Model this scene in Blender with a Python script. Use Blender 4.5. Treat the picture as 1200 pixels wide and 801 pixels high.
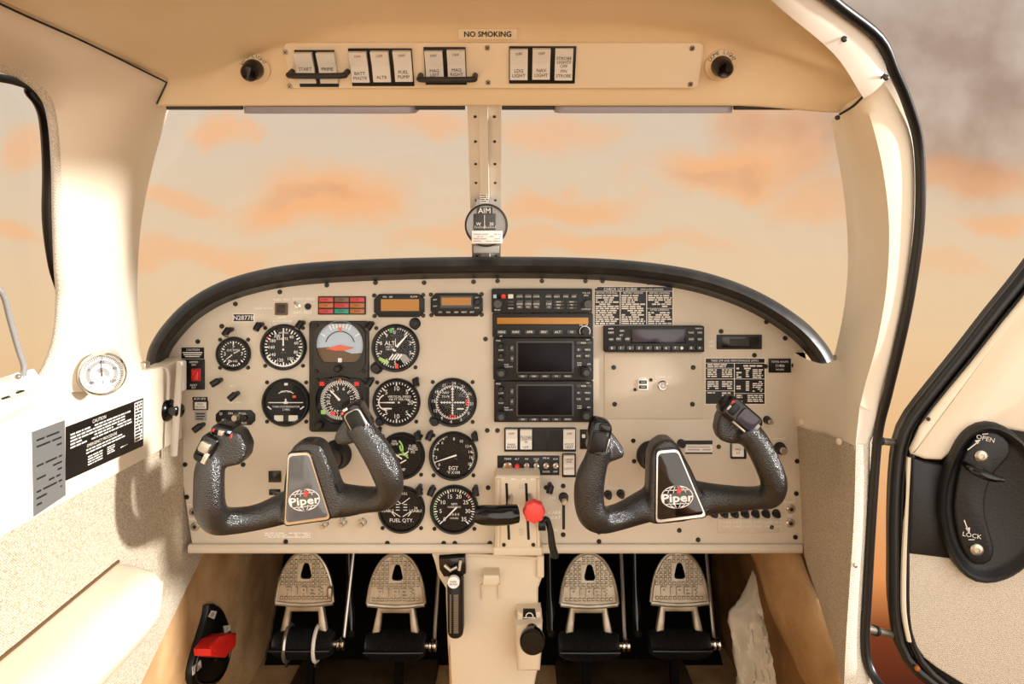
import bpy, math, random
from mathutils import Vector, Matrix, Euler
for _o in list(bpy.data.objects): bpy.data.objects.remove(_o)
SC = bpy.context.scene
COL = SC.collection
PI = math.pi
rnd = random.Random(7)

# ------------------------------------------------------------------ camera
FPX = 800.0                    # focal length in pixels of the 1200 px wide frame
CZ = 0.95                      # eye height above the cabin floor
HY = 300.0                     # image row of the horizon
cam = bpy.data.cameras.new('camera'); camo = bpy.data.objects.new('camera', cam); COL.objects.link(camo)
camo.location = (0, 0, CZ); camo.rotation_euler = (PI/2, 0, 0)
cam.sensor_width = 36; cam.lens = 36*FPX/1200; cam.clip_start = .01
cam.shift_y = -(400.5-HY)/1200
SC.camera = camo

def lin(c):
    c = c/255.0
    return c/12.92 if c <= .04045 else ((c+.055)/1.055)**2.4
def rgb(t): return (lin(t[0]), lin(t[1]), lin(t[2]), 1)

# ------------------------------------------------------------------ sky
def make_world():
    w = bpy.data.worlds.new('dusk_sky'); SC.world = w; w.use_nodes = True
    nt = w.node_tree; N = nt.nodes; L = nt.links; N.clear()
    def node(t, **k):
        n = N.new(t)
        for a, b in k.items(): setattr(n, a, b)
        return n
    def math_(op, a, b=None, clamp=False):
        n = node('ShaderNodeMath', operation=op, use_clamp=clamp)
        for i, v in enumerate((a, b)):
            if v is None: continue
            if isinstance(v, (int, float)): n.inputs[i].default_value = v
            else: L.new(v, n.inputs[i])
        return n.outputs[0]
    tc = node('ShaderNodeTexCoord'); sp = node('ShaderNodeSeparateXYZ'); L.new(tc.outputs['Generated'], sp.inputs[0])
    ay = math_('MAXIMUM', math_('ABSOLUTE', sp.outputs[1]), .22)
    u = math_('DIVIDE', sp.outputs[0], ay); v = math_('DIVIDE', sp.outputs[2], ay)
    cb = node('ShaderNodeCombineXYZ'); L.new(u, cb.inputs[0]); L.new(v, cb.inputs[1])
    nz = node('ShaderNodeTexNoise'); nz.inputs['Scale'].default_value = 7; nz.inputs['Detail'].default_value = 5
    L.new(cb.outputs[0], nz.inputs['Vector'])
    sn = node('ShaderNodeSeparateColor'); L.new(nz.outputs['Color'], sn.inputs[0])
    uu = math_('ADD', u, math_('MULTIPLY', math_('SUBTRACT', sn.outputs[0], .5), .26))
    vv = math_('ADD', v, math_('MULTIPLY', math_('SUBTRACT', sn.outputs[1], .5), .13))
    rp = node('ShaderNodeValToRGB')
    L.new(math_('ADD', math_('MULTIPLY', v, .62), .5), rp.inputs[0])
    stops = [(-.66, (70, 32, 26)), (-.55, (128, 62, 34)), (-.47, (236, 152, 88)), (-.3, (240, 186, 130)), (-.12, (238, 202, 156)), (.06, (230, 203, 170)), (.28, (215, 199, 180)), (.7, (206, 196, 186))]
    e = rp.color_ramp.elements
    while len(e) < len(stops): e.new(.5)
    for i, (a, c) in enumerate(stops): e[i].position = a*.62+.5; e[i].color = rgb(c)
    def blobs(lst):
        tot = None
        for (x, y, rx, ry, k) in lst:
            du = math_('MULTIPLY', math_('SUBTRACT', uu, (x-600)/FPX), FPX/rx)
            dv = math_('MULTIPLY', math_('SUBTRACT', vv, (HY-y)/FPX), FPX/ry)
            d = math_('ADD', math_('MULTIPLY', du, du), math_('MULTIPLY', dv, dv))
            m = math_('MULTIPLY', math_('POWER', 2.718, math_('MULTIPLY', math_('MULTIPLY', d, d), -.55)), k)
            tot = m if tot is None else math_('MAXIMUM', tot, m)
        return tot
    warm = blobs([(385, 228, 95, 30, .95), (490, 150, 60, 18, .6), (640, 160, 60, 26, .55), (655, 240, 80, 15, .7), (850, 200, 80, 24, .9), (930, 165, 75, 45, .8), (960, 230, 60, 20, .6),
                  (200, 235, 50, 13, .6), (230, 296, 110, 14, .55), (700, 288, 120, 13, .6), (268, 150, 30, 18, .7), (25, 170, 30, 26, .6), (1150, 212, 110, 22, .9), (1180, 265, 60, 12, .7),
                  (15, 270, 40, 12, .6), (560, 275, 80, 14, .5), (430, 320, 90, 10, .3), (1090, 320, 60, 12, .35)])
    dark = blobs([(1140, 90, 210, 120, .75), (1120, 165, 120, 40, .6), (950, 155, 90, 26, .38), (370, 222, 60, 10, .25), (840, 205, 60, 9, .25)])
    def mix(f, a, c):
        m = node('ShaderNodeMix', data_type='RGBA'); L.new(f, m.inputs[0]); L.new(a, m.inputs[6])
        if isinstance(c, tuple): m.inputs[7].default_value = rgb(c)
        else: L.new(c, m.inputs[7])
        return m.outputs[2]
    c1 = mix(warm, rp.outputs[0], (250, 184, 128))
    n2 = node('ShaderNodeTexNoise'); n2.inputs['Scale'].default_value = 11; n2.inputs['Detail'].default_value = 4; L.new(cb.outputs[0], n2.inputs['Vector'])
    r2 = node('ShaderNodeValToRGB'); L.new(n2.outputs[0], r2.inputs[0])
    r2.color_ramp.elements[0].position = .35; r2.color_ramp.elements[0].color = rgb((156, 124, 108))
    r2.color_ramp.elements[1].position = .68; r2.color_ramp.elements[1].color = rgb((196, 174, 158))
    c2 = mix(dark, c1, r2.outputs[0])
    bg = node('ShaderNodeBackground'); L.new(c2, bg.inputs[0]); bg.inputs[1].default_value = 1.0
    out = node('ShaderNodeOutputWorld'); L.new(bg.outputs[0], out.inputs[0])
make_world()

# ------------------------------------------------------------------ sun through the open door
sun = bpy.data.lights.new('sun', 'SUN'); suno = bpy.data.objects.new('sun', sun); COL.objects.link(suno)
sun.energy = 6.0; sun.angle = math.radians(4); sun.color = (1, .97, .93)
SUND = Vector((-1.2, .28, -.27))
suno.rotation_euler = SUND.to_track_quat('-Z', 'Y').to_euler()
suno.location = (3, -2, 3)
# wide soft fill sun, added behind the camera to brighten the panel
haze = bpy.data.lights.new('fill_sun', 'SUN'); fill_lampo = bpy.data.objects.new('fill_sun', haze); COL.objects.link(fill_lampo)
haze.energy = 2.3; haze.angle = math.radians(75); haze.color = (1, .97, .93)
fill_lampo.rotation_euler = Vector((-.35, 1, -.30)).to_track_quat('-Z', 'Y').to_euler(); fill_lampo.location = (1, -3, 2)

SC.view_settings.view_transform = 'Standard'; SC.view_settings.look = 'None'
SC.view_settings.gamma = 1; SC.view_settings.use_curve_mapping = False
SC.view_settings.exposure = 0.0

# ------------------------------------------------------------------ materials
MT = {}
def mat(name, c, rough=.5, metal=0, bump=None, var=None, spec=.5, coat=0, emit=0):
    m = bpy.data.materials.new(name); m.use_nodes = True; nt = m.node_tree; N = nt.nodes; L = nt.links
    b = N['Principled BSDF']; b.inputs['Base Color'].default_value = rgb(c)
    b.inputs['Roughness'].default_value = rough; b.inputs['Metallic'].default_value = metal
    b.inputs['Specular IOR Level'].default_value = spec; b.inputs['Coat Weight'].default_value = coat
    if emit: b.inputs['Emission Color'].default_value = rgb(c); b.inputs['Emission Strength'].default_value = emit
    tc = N.new('ShaderNodeTexCoord')
    if bump:
        kind, scale, st = bump
        if kind == 'noise':
            t = N.new('ShaderNodeTexNoise'); t.inputs['Scale'].default_value = scale; t.inputs['Detail'].default_value = 4; o = t.outputs[0]
        elif kind == 'voro':
            t = N.new('ShaderNodeTexVoronoi'); t.inputs['Scale'].default_value = scale; o = t.outputs['Distance']
        L.new(tc.outputs['Object'], t.inputs['Vector'])
        bp = N.new('ShaderNodeBump'); bp.inputs['Strength'].default_value = st; bp.inputs['Distance'].default_value = .002
        L.new(o, bp.inputs['Height']); L.new(bp.outputs[0], b.inputs['Normal'])
    if var:
        scale, c2, lo, hi = var
        t = N.new('ShaderNodeTexNoise'); t.inputs['Scale'].default_value = scale; t.inputs['Detail'].default_value = 6
        L.new(tc.outputs['Object'], t.inputs['Vector'])
        r = N.new('ShaderNodeValToRGB'); L.new(t.outputs[0], r.inputs[0])
        r.color_ramp.elements[0].position = lo; r.color_ramp.elements[0].color = rgb(c)
        r.color_ramp.elements[1].position = hi; r.color_ramp.elements[1].color = rgb(c2)
        L.new(r.outputs[0], b.inputs['Base Color'])
    MT[name] = m
    return m
def fabric(name, c, c2, scale):
    m = mat(name, c, .9, spec=.2); nt = m.node_tree; N = nt.nodes; L = nt.links; b = N['Principled BSDF']
    tc = N['Texture Coordinate']; mp = N.new('ShaderNodeMapping'); L.new(tc.outputs['Object'], mp.inputs[0])
    mp.inputs['Rotation'].default_value = (.785, 0, .785); mp.inputs['Scale'].default_value = (scale,)*3
    v = N.new('ShaderNodeTexVoronoi'); v.inputs['Scale'].default_value = 1; v.inputs['Randomness'].default_value = .35; L.new(mp.outputs[0], v.inputs['Vector'])
    r = N.new('ShaderNodeValToRGB'); L.new(v.outputs['Distance'], r.inputs[0])
    r.color_ramp.elements[0].position = .2; r.color_ramp.elements[0].color = rgb(c)
    r.color_ramp.elements[1].position = .75; r.color_ramp.elements[1].color = rgb(c2)
    L.new(r.outputs[0], b.inputs['Base Color'])
    bp = N.new('ShaderNodeBump'); bp.inputs['Strength'].default_value = .5; bp.inputs['Distance'].default_value = .002; bp.invert = True
    L.new(v.outputs['Distance'], bp.inputs['Height']); L.new(bp.outputs[0], b.inputs['Normal'])
def glass(name, fac, tint=(255, 255, 255), rough=.03):
    m = bpy.data.materials.new(name); m.use_nodes = True; N = m.node_tree.nodes; L = m.node_tree.links; N.clear()
    t = N.new('ShaderNodeBsdfTransparent'); t.inputs[0].default_value = rgb(tint)
    g = N.new('ShaderNodeBsdfGlossy'); g.inputs['Roughness'].default_value = rough
    x = N.new('ShaderNodeMixShader'); x.inputs[0].default_value = fac
    o = N.new('ShaderNodeOutputMaterial'); L.new(t.outputs[0], x.inputs[1]); L.new(g.outputs[0], x.inputs[2]); L.new(x.outputs[0], o.inputs[0])
    MT[name] = m
mat('cream', (240, 228, 206), .42, bump=('noise', 260, .06), var=(6, (234, 218, 192), .4, .75))
mat('headliner', (232, 209, 170), .45, bump=('noise', 200, .05), var=(5, (224, 198, 156), .4, .75))
mat('overhead_plate', (236, 218, 186), .45)
mat('panel', (205, 193, 174), .5, bump=('noise', 420, .06), var=(9, (197, 183, 162), .4, .8))
mat('console', (214, 198, 172), .55, bump=('noise', 500, .15))
mat('black', (11, 11, 11), .42, spec=.4)
mat('black_gloss', (10, 10, 11), .16)
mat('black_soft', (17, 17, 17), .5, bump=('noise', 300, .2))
mat('leather', (22, 21, 20), .3, bump=('voro', 560, .4), spec=.8)
mat('grip', (26, 24, 22), .28, bump=('voro', 560, .4), spec=.9)
mat('padding', (34, 32, 30), .42, bump=('noise', 60, .3), var=(25, (62, 58, 54), .5, .85))
mat('deck', (60, 58, 56), .6)
mat('bezel', (15, 15, 15), .4, spec=.4)
mat('dial', (9, 8, 7), .6, spec=.25)
mat('cluster', (46, 41, 34), .5, spec=.4)
mat('radio', (28, 28, 28), .5, spec=.35)
mat('radio_key', (64, 64, 62), .45)
mat('screen', (8, 6, 13), .35, spec=.15)
mat('screen_grey', (60, 55, 68), .15)
mat('amber', (176, 120, 34), .35)
mat('white', (240, 238, 232), .5)
mat('off_white', (226, 220, 208), .45)
mat('rocker', (226, 222, 212), .35)
mat('placard', (16, 14, 13), .35, spec=.3)
mat('placard_grey', (156, 156, 154), .35, .2)
mat('data_plate', (112, 112, 110), .4, .1)
mat('ink', (24, 22, 20), .6)
mat('ink_red', (170, 60, 30), .6)
mat('red', (224, 40, 34), .4)
mat('red_soft', (236, 74, 66), .45)
mat('red_lens', (180, 52, 52), .3)
mat('amber_lens', (170, 100, 40), .3)
mat('brown_lens', (112, 78, 46), .3)
mat('teal_lens', (20, 138, 116), .3)
mat('green', (70, 170, 80), .5)
mat('pale_green', (168, 214, 120), .5)
mat('orange', (226, 96, 62), .5)
mat('sky_blue', (176, 194, 210), .5)
mat('earth', (96, 70, 40), .5)
mat('yellow', (214, 190, 80), .5)
mat('chrome', (215, 212, 206), .18, 1)
mat('steel', (190, 182, 168), .35, .9)
mat('pedal_metal', (186, 176, 158), .42, .75, bump=('noise', 200, .15), var=(30, (150, 136, 112), .4, .75))
mat('screw', (54, 48, 42), .35, .7)
mat('rubber', (26, 25, 24), .45)
mat('seal', (12, 12, 12), .35)
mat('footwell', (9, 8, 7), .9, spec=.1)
mat('carpet', (196, 160, 116), .95, bump=('noise', 420, .7), var=(12, (160, 122, 80), .35, .7), spec=.1)
mat('carpet_flap', (150, 112, 70), .95, bump=('noise', 420, .7), var=(14, (112, 84, 54), .4, .75), spec=.1)  # darker copy of the carpet; the kick wall's shade is put into it
mat('floor_mat', (84, 66, 46), .95, bump=('noise', 300, .6), var=(20, (66, 50, 34), .4, .7), spec=.1)
mat('torn', (226, 214, 192), .55, bump=('noise', 60, .3))
mat('post_metal', (236, 228, 212), .4)
mat('visor', (150, 146, 152), .3)
mat('hub_plate', (92, 94, 98), .12, coat=.6)
mat('hub_plate_dark', (18, 17, 17), .1, coat=.6)
mat('clear_strip', (170, 160, 146), .25)
mat('oat_face', (236, 234, 228), .4)
mat('jamb', (238, 230, 216), .4)
fabric('fabric', (224, 212, 192), (138, 122, 98), 430)
fabric('fabric_brown', (196, 172, 138), (140, 114, 82), 480)
fabric('fabric_light', (232, 222, 206), (196, 184, 164), 480)
glass('pane', .02); glass('cover', .01, rough=.02)

# ------------------------------------------------------------------ geometry helpers
def at(px, py, Y): return Vector(((px-600)*Y/FPX, Y, CZ-(py-HY)*Y/FPX))
def resample(pts, n, smooth=True):
    P = [Vector(p) for p in pts]
    if smooth and len(P) > 2:
        Q = []
        for i in range(len(P)-1):
            p0 = P[i-1] if i else P[0]*2-P[1]; p1, p2 = P[i], P[i+1]; p3 = P[i+2] if i+2 < len(P) else P[-1]*2-P[-2]
            for k in range(8):
                t = k/8
                Q.append(.5*((2*p1)+(p2-p0)*t+(2*p0-5*p1+4*p2-p3)*t*t+(3*p1-p0-3*p2+p3)*t**3))
        P = Q+[P[-1]]
    d = [0]
    for a, b in zip(P, P[1:]): d.append(d[-1]+(b-a).length)
    out = []; j = 0
    for i in range(n):
        t = d[-1]*i/(n-1)
        while j < len(d)-2 and d[j+1] < t: j += 1
        f = (t-d[j])/max(1e-9, d[j+1]-d[j]); out.append(P[j].lerp(P[j+1], max(0, min(1, f))))
    return out
def spline(pts, n): return resample(pts, n)

GLY = {}
def load_glyphs():
    cu = bpy.data.curves.new('g', 'FONT'); cu.resolution_u = 2; ob = bpy.data.objects.new('g', cu); COL.objects.link(ob)
    def ev(s):
        cu.body = s; dg = bpy.context.evaluated_depsgraph_get(); dg.update(); e = ob.evaluated_get(dg); m = e.to_mesh()
        r = ([(v.co.x, v.co.y) for v in m.vertices], [tuple(p.vertices) for p in m.polygons]); e.to_mesh_clear(); return r
    bar = min(x for x, y in ev('I')[0])
    for c in 'ABCDEFGHIJKLMNOPQRSTUVWXYZ0123456789abcdefghijklmnopqrstuvwxyz.-/%°':
        v, f = ev(c); w = ev(c+'I')[0]
        adv = max(x for x, y in w)-0  # right end of trailing I
        GLY[c] = [v, f, adv]
    iw = max(x for x, y in ev('I')[0])
    for c in GLY: GLY[c][2] -= iw
    GLY[' '] = [[], [], .28]
    bpy.data.objects.remove(ob); bpy.data.curves.remove(cu)
load_glyphs()
CAP = max(y for x, y in GLY['H'][0])

class MB:
    def __init__(s): s.v = []; s.f = []; s.M = None
    def add(s, vs, fs):
        n = len(s.v)
        s.v += [tuple(s.M @ Vector(v)) if s.M else tuple(v) for v in vs]
        s.f += [tuple(i+n for i in f) for f in fs]; return s
    def box(s, x0, x1, y0, y1, z0, z1):
        return s.add([(x, y, z) for x in (x0, x1) for y in (y0, y1) for z in (z0, z1)], [(0, 1, 3, 2), (4, 6, 7, 5), (0, 4, 5, 1), (2, 3, 7, 6), (0, 2, 6, 4), (1, 5, 7, 3)])
    def prism(s, pts, yb, yf, ch=0, back=True):
        # outline in x,z; yb far side, yf near side (smaller y), ch chamfer on the near rim
        n = len(pts); A = sum(pts[i][0]*pts[(i+1) % n][1]-pts[(i+1) % n][0]*pts[i][1] for i in range(n))
        if A < 0: pts = list(reversed(pts))
        cx = sum(p[0] for p in pts)/n; cz = sum(p[1] for p in pts)/n
        lay = [(yb, 0)]
        if ch: lay += [(yf+ch, 0), (yf+ch*.35, ch*.3), (yf, ch)]
        else: lay += [(yf, 0)]
        vs = []
        for (y, c) in lay:
            for i in range(n):
                x, z = pts[i]
                if c:
                    a = Vector(pts[i-1]); b = Vector(pts[(i+1) % n]); t = (b-a)
                    if t.length > 1e-9:
                        t.normalize(); x, z = x-t.y*c, z+t.x*c
                vs.append((x, y, z))
        fs = []
        for k in range(len(lay)-1):
            for i in range(n):
                j = (i+1) % n; fs.append((k*n+i, k*n+j, (k+1)*n+j, (k+1)*n+i))
        fs.append(tuple(range((len(lay)-1)*n, len(lay)*n)))
        if back: fs.append(tuple(reversed(range(n))))
        return s.add(vs, fs)
    def rrect(s, cx, cz, w, h, yb, yf, r=0, ch=0, rot=0, n=3):
        return s.prism(rr(cx, cz, w, h, r, rot, n), yb, yf, ch)
    def lathe(s, prof, o=(0, 0, 0), ax=(0, -1, 0), seg=28, cap=True):
        # profile of (radius, height along ax)
        ax = Vector(ax).normalized(); o = Vector(o); a = ax.orthogonal().normalized(); b = ax.cross(a)
        vs = []; fs = []
        for (r, h) in prof:
            for k in range(seg):
                t = 2*PI*k/seg; vs.append(o+ax*h+(a*math.cos(t)+b*math.sin(t))*r)
        for i in range(len(prof)-1):
            for k in range(seg):
                j = (k+1) % seg; fs.append((i*seg+k, i*seg+j, (i+1)*seg+j, (i+1)*seg+k))
        if cap:
            fs.append(tuple(reversed(range(seg)))); fs.append(tuple(range((len(prof)-1)*seg, len(prof)*seg)))
        return s.add(vs, fs)
    def tube(s, pts, rad, seg=12, up=(0, 0, 1), flat=1.0, cap=True):
        P = [Vector(p) for p in pts]; n = len(P); R = rad if isinstance(rad, (list, tuple)) else [rad]*n
        vs = []; fs = []; u = Vector(up); prev = None
        for i in range(n):
            t = (P[min(i+1, n-1)]-P[max(i-1, 0)]).normalized()
            if prev is None:
                a = t.cross(u)
                if a.length < 1e-4: a = t.orthogonal()
            else: a = prev-t*prev.dot(t)
            a.normalize(); prev = a; b = t.cross(a)
            for k in range(seg):
                q = 2*PI*k/seg; vs.append(P[i]+a*math.cos(q)*R[i]+b*math.sin(q)*R[i]*flat)
        for i in range(n-1):
            for k in range(seg):
                j = (k+1) % seg; fs.append((i*seg+k, i*seg+j, (i+1)*seg+j, (i+1)*seg+k))
        if cap: fs.append(tuple(reversed(range(seg)))); fs.append(tuple(range((n-1)*seg, n*seg)))
        return s.add(vs, fs)
    def loft(s, rows, closed=False):
        m = len(rows[0]); vs = [p for r in rows for p in r]; fs = []
        for i in range(len(rows)-1):
            for k in range(m-(0 if closed else 1)):
                j = (k+1) % m; fs.append((i*m+k, i*m+j, (i+1)*m+j, (i+1)*m+k))
        return s.add(vs, fs)
    def holed(s, outer, inner, yb, yf):
        n = len(outer); vs = []
        for y in (yb, yf):
            for P in (outer, inner): vs += [(p[0], y, p[1]) for p in P]
        fs = []
        for i in range(n):
            j = (i+1) % n
            fs += [(2*n+i, 2*n+j, 3*n+j, 3*n+i), (i, n+i, n+j, j), (i, j, 2*n+j, 2*n+i), (n+i, 3*n+i, 3*n+j, n+j)]
        return s.add(vs, fs)
    def bar(s, x0, z0, x1, z1, w, y, w2=None):
        d = Vector((x1-x0, z1-z0)); p = Vector((-d.y, d.x)).normalized(); w2 = w if w2 is None else w2
        a = p*w/2; b = p*w2/2
        return s.add([(x0+a.x, y, z0+a.y), (x0-a.x, y, z0-a.y), (x1-b.x, y, z1-b.y), (x1+b.x, y, z1+b.y)], [(0, 1, 2, 3)])
    def rect(s, x0, x1, z0, z1, y): return s.add([(x0, y, z0), (x1, y, z0), (x1, y, z1), (x0, y, z1)], [(0, 1, 2, 3)])
    def arc(s, cx, cz, r, w, a0, a1, y, n=None):
        n = n or max(3, int(abs(a1-a0)/8)); vs = []
        for i in range(n+1):
            a = math.radians(a0+(a1-a0)*i/n); sx, cz_ = math.sin(a), math.cos(a)
            vs += [(cx+sx*(r-w/2), y, cz+cz_*(r-w/2)), (cx+sx*(r+w/2), y, cz+cz_*(r+w/2))]
        return s.add(vs, [(2*i, 2*i+2, 2*i+3, 2*i+1) for i in range(n)])
    def text(s, body, x, z, h, y, al='c', rot=0, wide=1.0, yk=0, bold=0):
        if bold:
            for (dx, dz) in ((-1, 0), (1, 0), (0, 1), (0, -1)): s.text(body, x+dx*bold*h, z+dz*bold*h, h, y-.00006*(dx+2*dz), al, rot, wide, yk)
            return s
        k = h/CAP; kx = k*wide; W = sum(GLY.get(c, GLY[' '])[2] for c in body)*kx
        ox = {'c': -W/2, 'l': 0, 'r': -W}[al]; ca, sa = math.cos(rot), math.sin(rot)
        for c in body:
            g = GLY.get(c, GLY[' '])
            if g[0]:
                vs = []
                for (a, b) in g[0]:
                    lx = ox+a*kx; lz = b*k-h/2
                    X = x+lx*ca-lz*sa; Z = z+lx*sa+lz*ca; vs.append((X, y+yk*(Z-z), Z))
                s.add(vs, g[1])
            ox += g[2]*kx
        return s
    def scribble(s, x0, x1, z0, z1, rows, y, seed=1, fill=.8, thick=.55, ragged=.35):
        r = random.Random(seed); dz = (z1-z0)/rows
        for i in range(rows):
            zc = z1-dz*(i+.5); x = x0; end = x1-(x1-x0)*r.random()*ragged
            while x < end:
                w = dz*(.8+r.random()*2.6); 
                if x+w > x1: w = x1-x
                if r.random() < fill: s.rect(x, x+w, zc-dz*thick/2, zc+dz*thick/2, y)
                x += w+dz*.45
        return s
    def build(s, name, m, parent=None, smooth=40, world=False, label=None):
        me = bpy.data.meshes.new(name)
        V = s.v
        if world and parent is not None:
            inv = parent.matrix_basis.inverted(); V = [tuple(inv @ Vector(v)) for v in V]
        me.from_pydata(V, [], s.f); me.validate(); me.update()
        if smooth:
            me.polygons.foreach_set('use_smooth', [True]*len(me.polygons)); me.set_sharp_from_angle(angle=math.radians(smooth))
        me.materials.append(MT[m])
        o = bpy.data.objects.new(name, me); COL.objects.link(o)
        if parent is not None: o.parent = parent
        if label: o['label'] = label
        return o
def rr(cx, cz, w, h, r=0, rot=0, n=3):
    if r <= 0: P = [(-w/2, -h/2), (w/2, -h/2), (w/2, h/2), (-w/2, h/2)]
    else:
        r = min(r, w/2*.999, h/2*.999); P = []
        for (sx, sz, a0) in ((1, -1, -90), (1, 1, 0), (-1, 1, 90), (-1, -1, 180)):
            for k in range(n+1):
                a = math.radians(a0+90*k/n); P.append((sx*(w/2-r)+math.cos(a)*r, sz*(h/2-r)+math.sin(a)*r))
    c, s_ = math.cos(rot), math.sin(rot)
    return [(cx+x*c-z*s_, cz+x*s_+z*c) for x, z in P]
def circ(cx, cz, r, n=20, rz=None): return [(cx+math.cos(2*PI*k/n)*r, cz+math.sin(2*PI*k/n)*(rz or r)) for k in range(n)]
def thing(name, label, cat, loc=(0, 0, 0), rot=(0, 0, 0), group=None):
    o = bpy.data.objects.new(name, None); COL.objects.link(o); o.location = loc; o.rotation_euler = rot; o.empty_display_size = .01
    o['label'] = label; o['category'] = cat
    if group: o['group'] = group
    bpy_update(o); return o
def bpy_update(o):
    o.matrix_basis = Matrix.Translation(o.location) @ o.rotation_euler.to_matrix().to_4x4()
def tag(o, label, cat, group=None):
    o['label'] = label; o['category'] = cat
    if group: o['group'] = group
    return o
def struct(o, label=None):
    o['kind'] = 'structure'
    if label: o['label'] = label
    return o
def rep(mesh, name, parent, loc=(0, 0, 0), rot=(0, 0, 0), scale=None):
    o = bpy.data.objects.new(name, mesh); COL.objects.link(o); o.parent = parent; o.location = loc; o.rotation_euler = rot
    if scale: o.scale = scale
    return o
class Frame:
    """a flat face of the place; local x right, z up, -y towards the viewer"""
    def __init__(s, o, rot=(0, 0, 0)):
        s.o = Vector(o); s.rot = rot; s.R = Euler(rot).to_matrix(); s.x = s.R.col[0]; s.n = s.R.col[1]; s.z = s.R.col[2]
    def hit(s, px, py, d=0):
        r = Vector(((px-600)/FPX, 1, -(py-HY)/FPX)); c = Vector((0, 0, CZ)); o = s.o-s.n*d
        return c+r*((o-c).dot(s.n)/r.dot(s.n))
    def thing(s, name, label, cat, px, py, d=0, group=None):
        h = s.hit(px, py, d)+s.n*d
        t = thing(name, label, cat, h, s.rot, group); return T(t, s, h)
class T:
    def __init__(s, o, F, h):
        s.o = o; s.F = F; s.h = Vector(h); s.s = (h.y)/FPX
    def l(s, px, py, d=0):
        q = s.F.hit(px, py, d)-s.h; return (q.dot(s.F.x), q.dot(s.F.z))
    def rect(s, x0, y0, x1, y1, d=0):
        a = s.l(x0, y0, d); b = s.l(x1, y1, d)
        return ((a[0]+b[0])/2, (a[1]+b[1])/2, abs(b[0]-a[0]), abs(b[1]-a[1]))
D = 1.2
PF = Frame((0, D, CZ))
WL = -.5775; WR = .5025
LW = Frame((WL, 0, 0), (0, 0, PI/2))

# ================================================================== THE CABIN SHELL
def A(*l): return [at(*p) for p in l]
def sheet(rows, thick, off=(0, 0, 0)):
    """loft with a back side offset by a vector so that it has real thickness"""
    mb = MB(); mb.loft(rows); return mb
def solid(o, t):
    m = o.modifiers.new('thickness', 'SOLIDIFY'); m.thickness = t; m.offset = -1; return o
def orient(o, towards):
    """make the faces of an open sheet look at a point"""
    me = o.data; n = Vector((0, 0, 0)); c = Vector((0, 0, 0)); a = 0
    s = sum(p.area*p.normal.dot(Vector(towards)-p.center) for p in me.polygons)
    if s < 0: me.flip_normals()
    return o
EYE = (0, .3, CZ)

# ---- floor
mb = MB(); mb.box(-.66, .60, -.9, 1.78, -.03, 0)
fl = struct(mb.build('floor', 'carpet'))
for nm, x0, x1 in (('floor_mat', -.49, -.17), ('floor_mat', .10, .40)):
    mb = MB(); mb.prism(rr((x0+x1)/2, 0, x1-x0, .5, .03), 0, -.008, .003); mb.M = None
    mb.v = [(x, 1.36+z, .0-y) for x, y, z in mb.v]; mb.f = [tuple(reversed(f)) for f in mb.f]
    o = mb.build('floor_mat', 'floor_mat'); tag(o, 'dark brown floor mat lying before the %s rudder pedals' % ('pilot' if x0 < -.2 else 'copilot'), 'mat', 'floor mats before the pedals')

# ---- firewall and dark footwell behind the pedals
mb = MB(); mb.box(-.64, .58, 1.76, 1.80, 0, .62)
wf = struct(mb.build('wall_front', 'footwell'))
mb = MB(); mb.loft([[Vector((x, 1.585, .001)), Vector((x, 1.63, .03)), Vector((x, 1.765, .26))] for x in (-.575, .49)]); orient(mb.build('shade_sheet', 'footwell', wf), EYE)  # added black sheet, carries the footwell shade down over the floor
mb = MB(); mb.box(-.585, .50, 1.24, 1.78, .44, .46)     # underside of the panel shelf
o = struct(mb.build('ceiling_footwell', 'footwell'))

# ---- left wall: carpeted kick wall, fabric, cream side panel
mb = MB(); mb.box(WL-.03, WL-.006, -.9, 1.78, 0, .50)
wl = struct(mb.build('wall_left', 'carpet'))
def onleft(px, py, X=WL): Y = FPX*X/(px-600); return (Y, CZ-(py-HY)*Y/FPX)
def wallpoly(name, m, pix, x_out, x_in, parent, side=-1, label=None, ch=0):
    X = x_in; P = []
    for (px, py) in pix:
        Y = FPX*X/(px-600); P.append((Y, CZ-(py-HY)*Y/FPX))
    mb = MB(); mb.prism(P, 0, -abs(x_out-x_in), ch)
    if side < 0: mb.v = [(x_out-y*1, x, z) for x, y, z in mb.v]
    else: mb.v = [(x_out+y*1, -x, z) for x, y, z in mb.v]
    return mb.build(name, m, parent, label=label)
fab = [(214, 500), (216, 560), (229, 628), (240, 645), (165, 801), (110, 900), (-60, 1240), (-900, 1240), (-900, 700), (-60, 640)]
wallpoly('fabric_panel', 'fabric', fab, WL-.012, WL, wl)
cp = [(214, 419), (214, 514), (130, 560), (45, 606), (-60, 664), (-400, 850), (-400, 640), (-60, 500), (0, 476), (36, 452), (100, 434), (157, 427), (170, 434), (192, 429)]
cpo = wallpoly('cream_panel', 'cream', cp, WL-.02, WL+.006, wl, ch=.004)
# the lower rear fabric carries on behind the camera
mb = MB(); mb.box(WL-.03, WL-.004, -.9, .36, .42, .72); mb.build('cream_panel', 'cream', wl)

# ---- left pillar and window surround
I = A((-600, -130, .36), (-250, 8, .50), (0, 76, .70), (34, 90, .74), (57, 112, .77), (66, 140, .79), (70, 190, .81), (71, 250, .82), (73, 310, .83), (75, 350, .85), (71, 395, .85), (58, 432, .845), (40, 460, .83))
O = A((-600, -330, .30), (-250, -120, .42), (0, 5, .60), (100, 50, .70), (193, 96, .83), (184, 123, .865), (165, 195, .93), (153, 262, .99), (149, 330, 1.03), (150, 385, 1.04), (152, 415, 1.045), (157, 433, 1.05), (168, 452, 1.075))
n = 60; Ir = resample(I, n); Or = []
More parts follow.
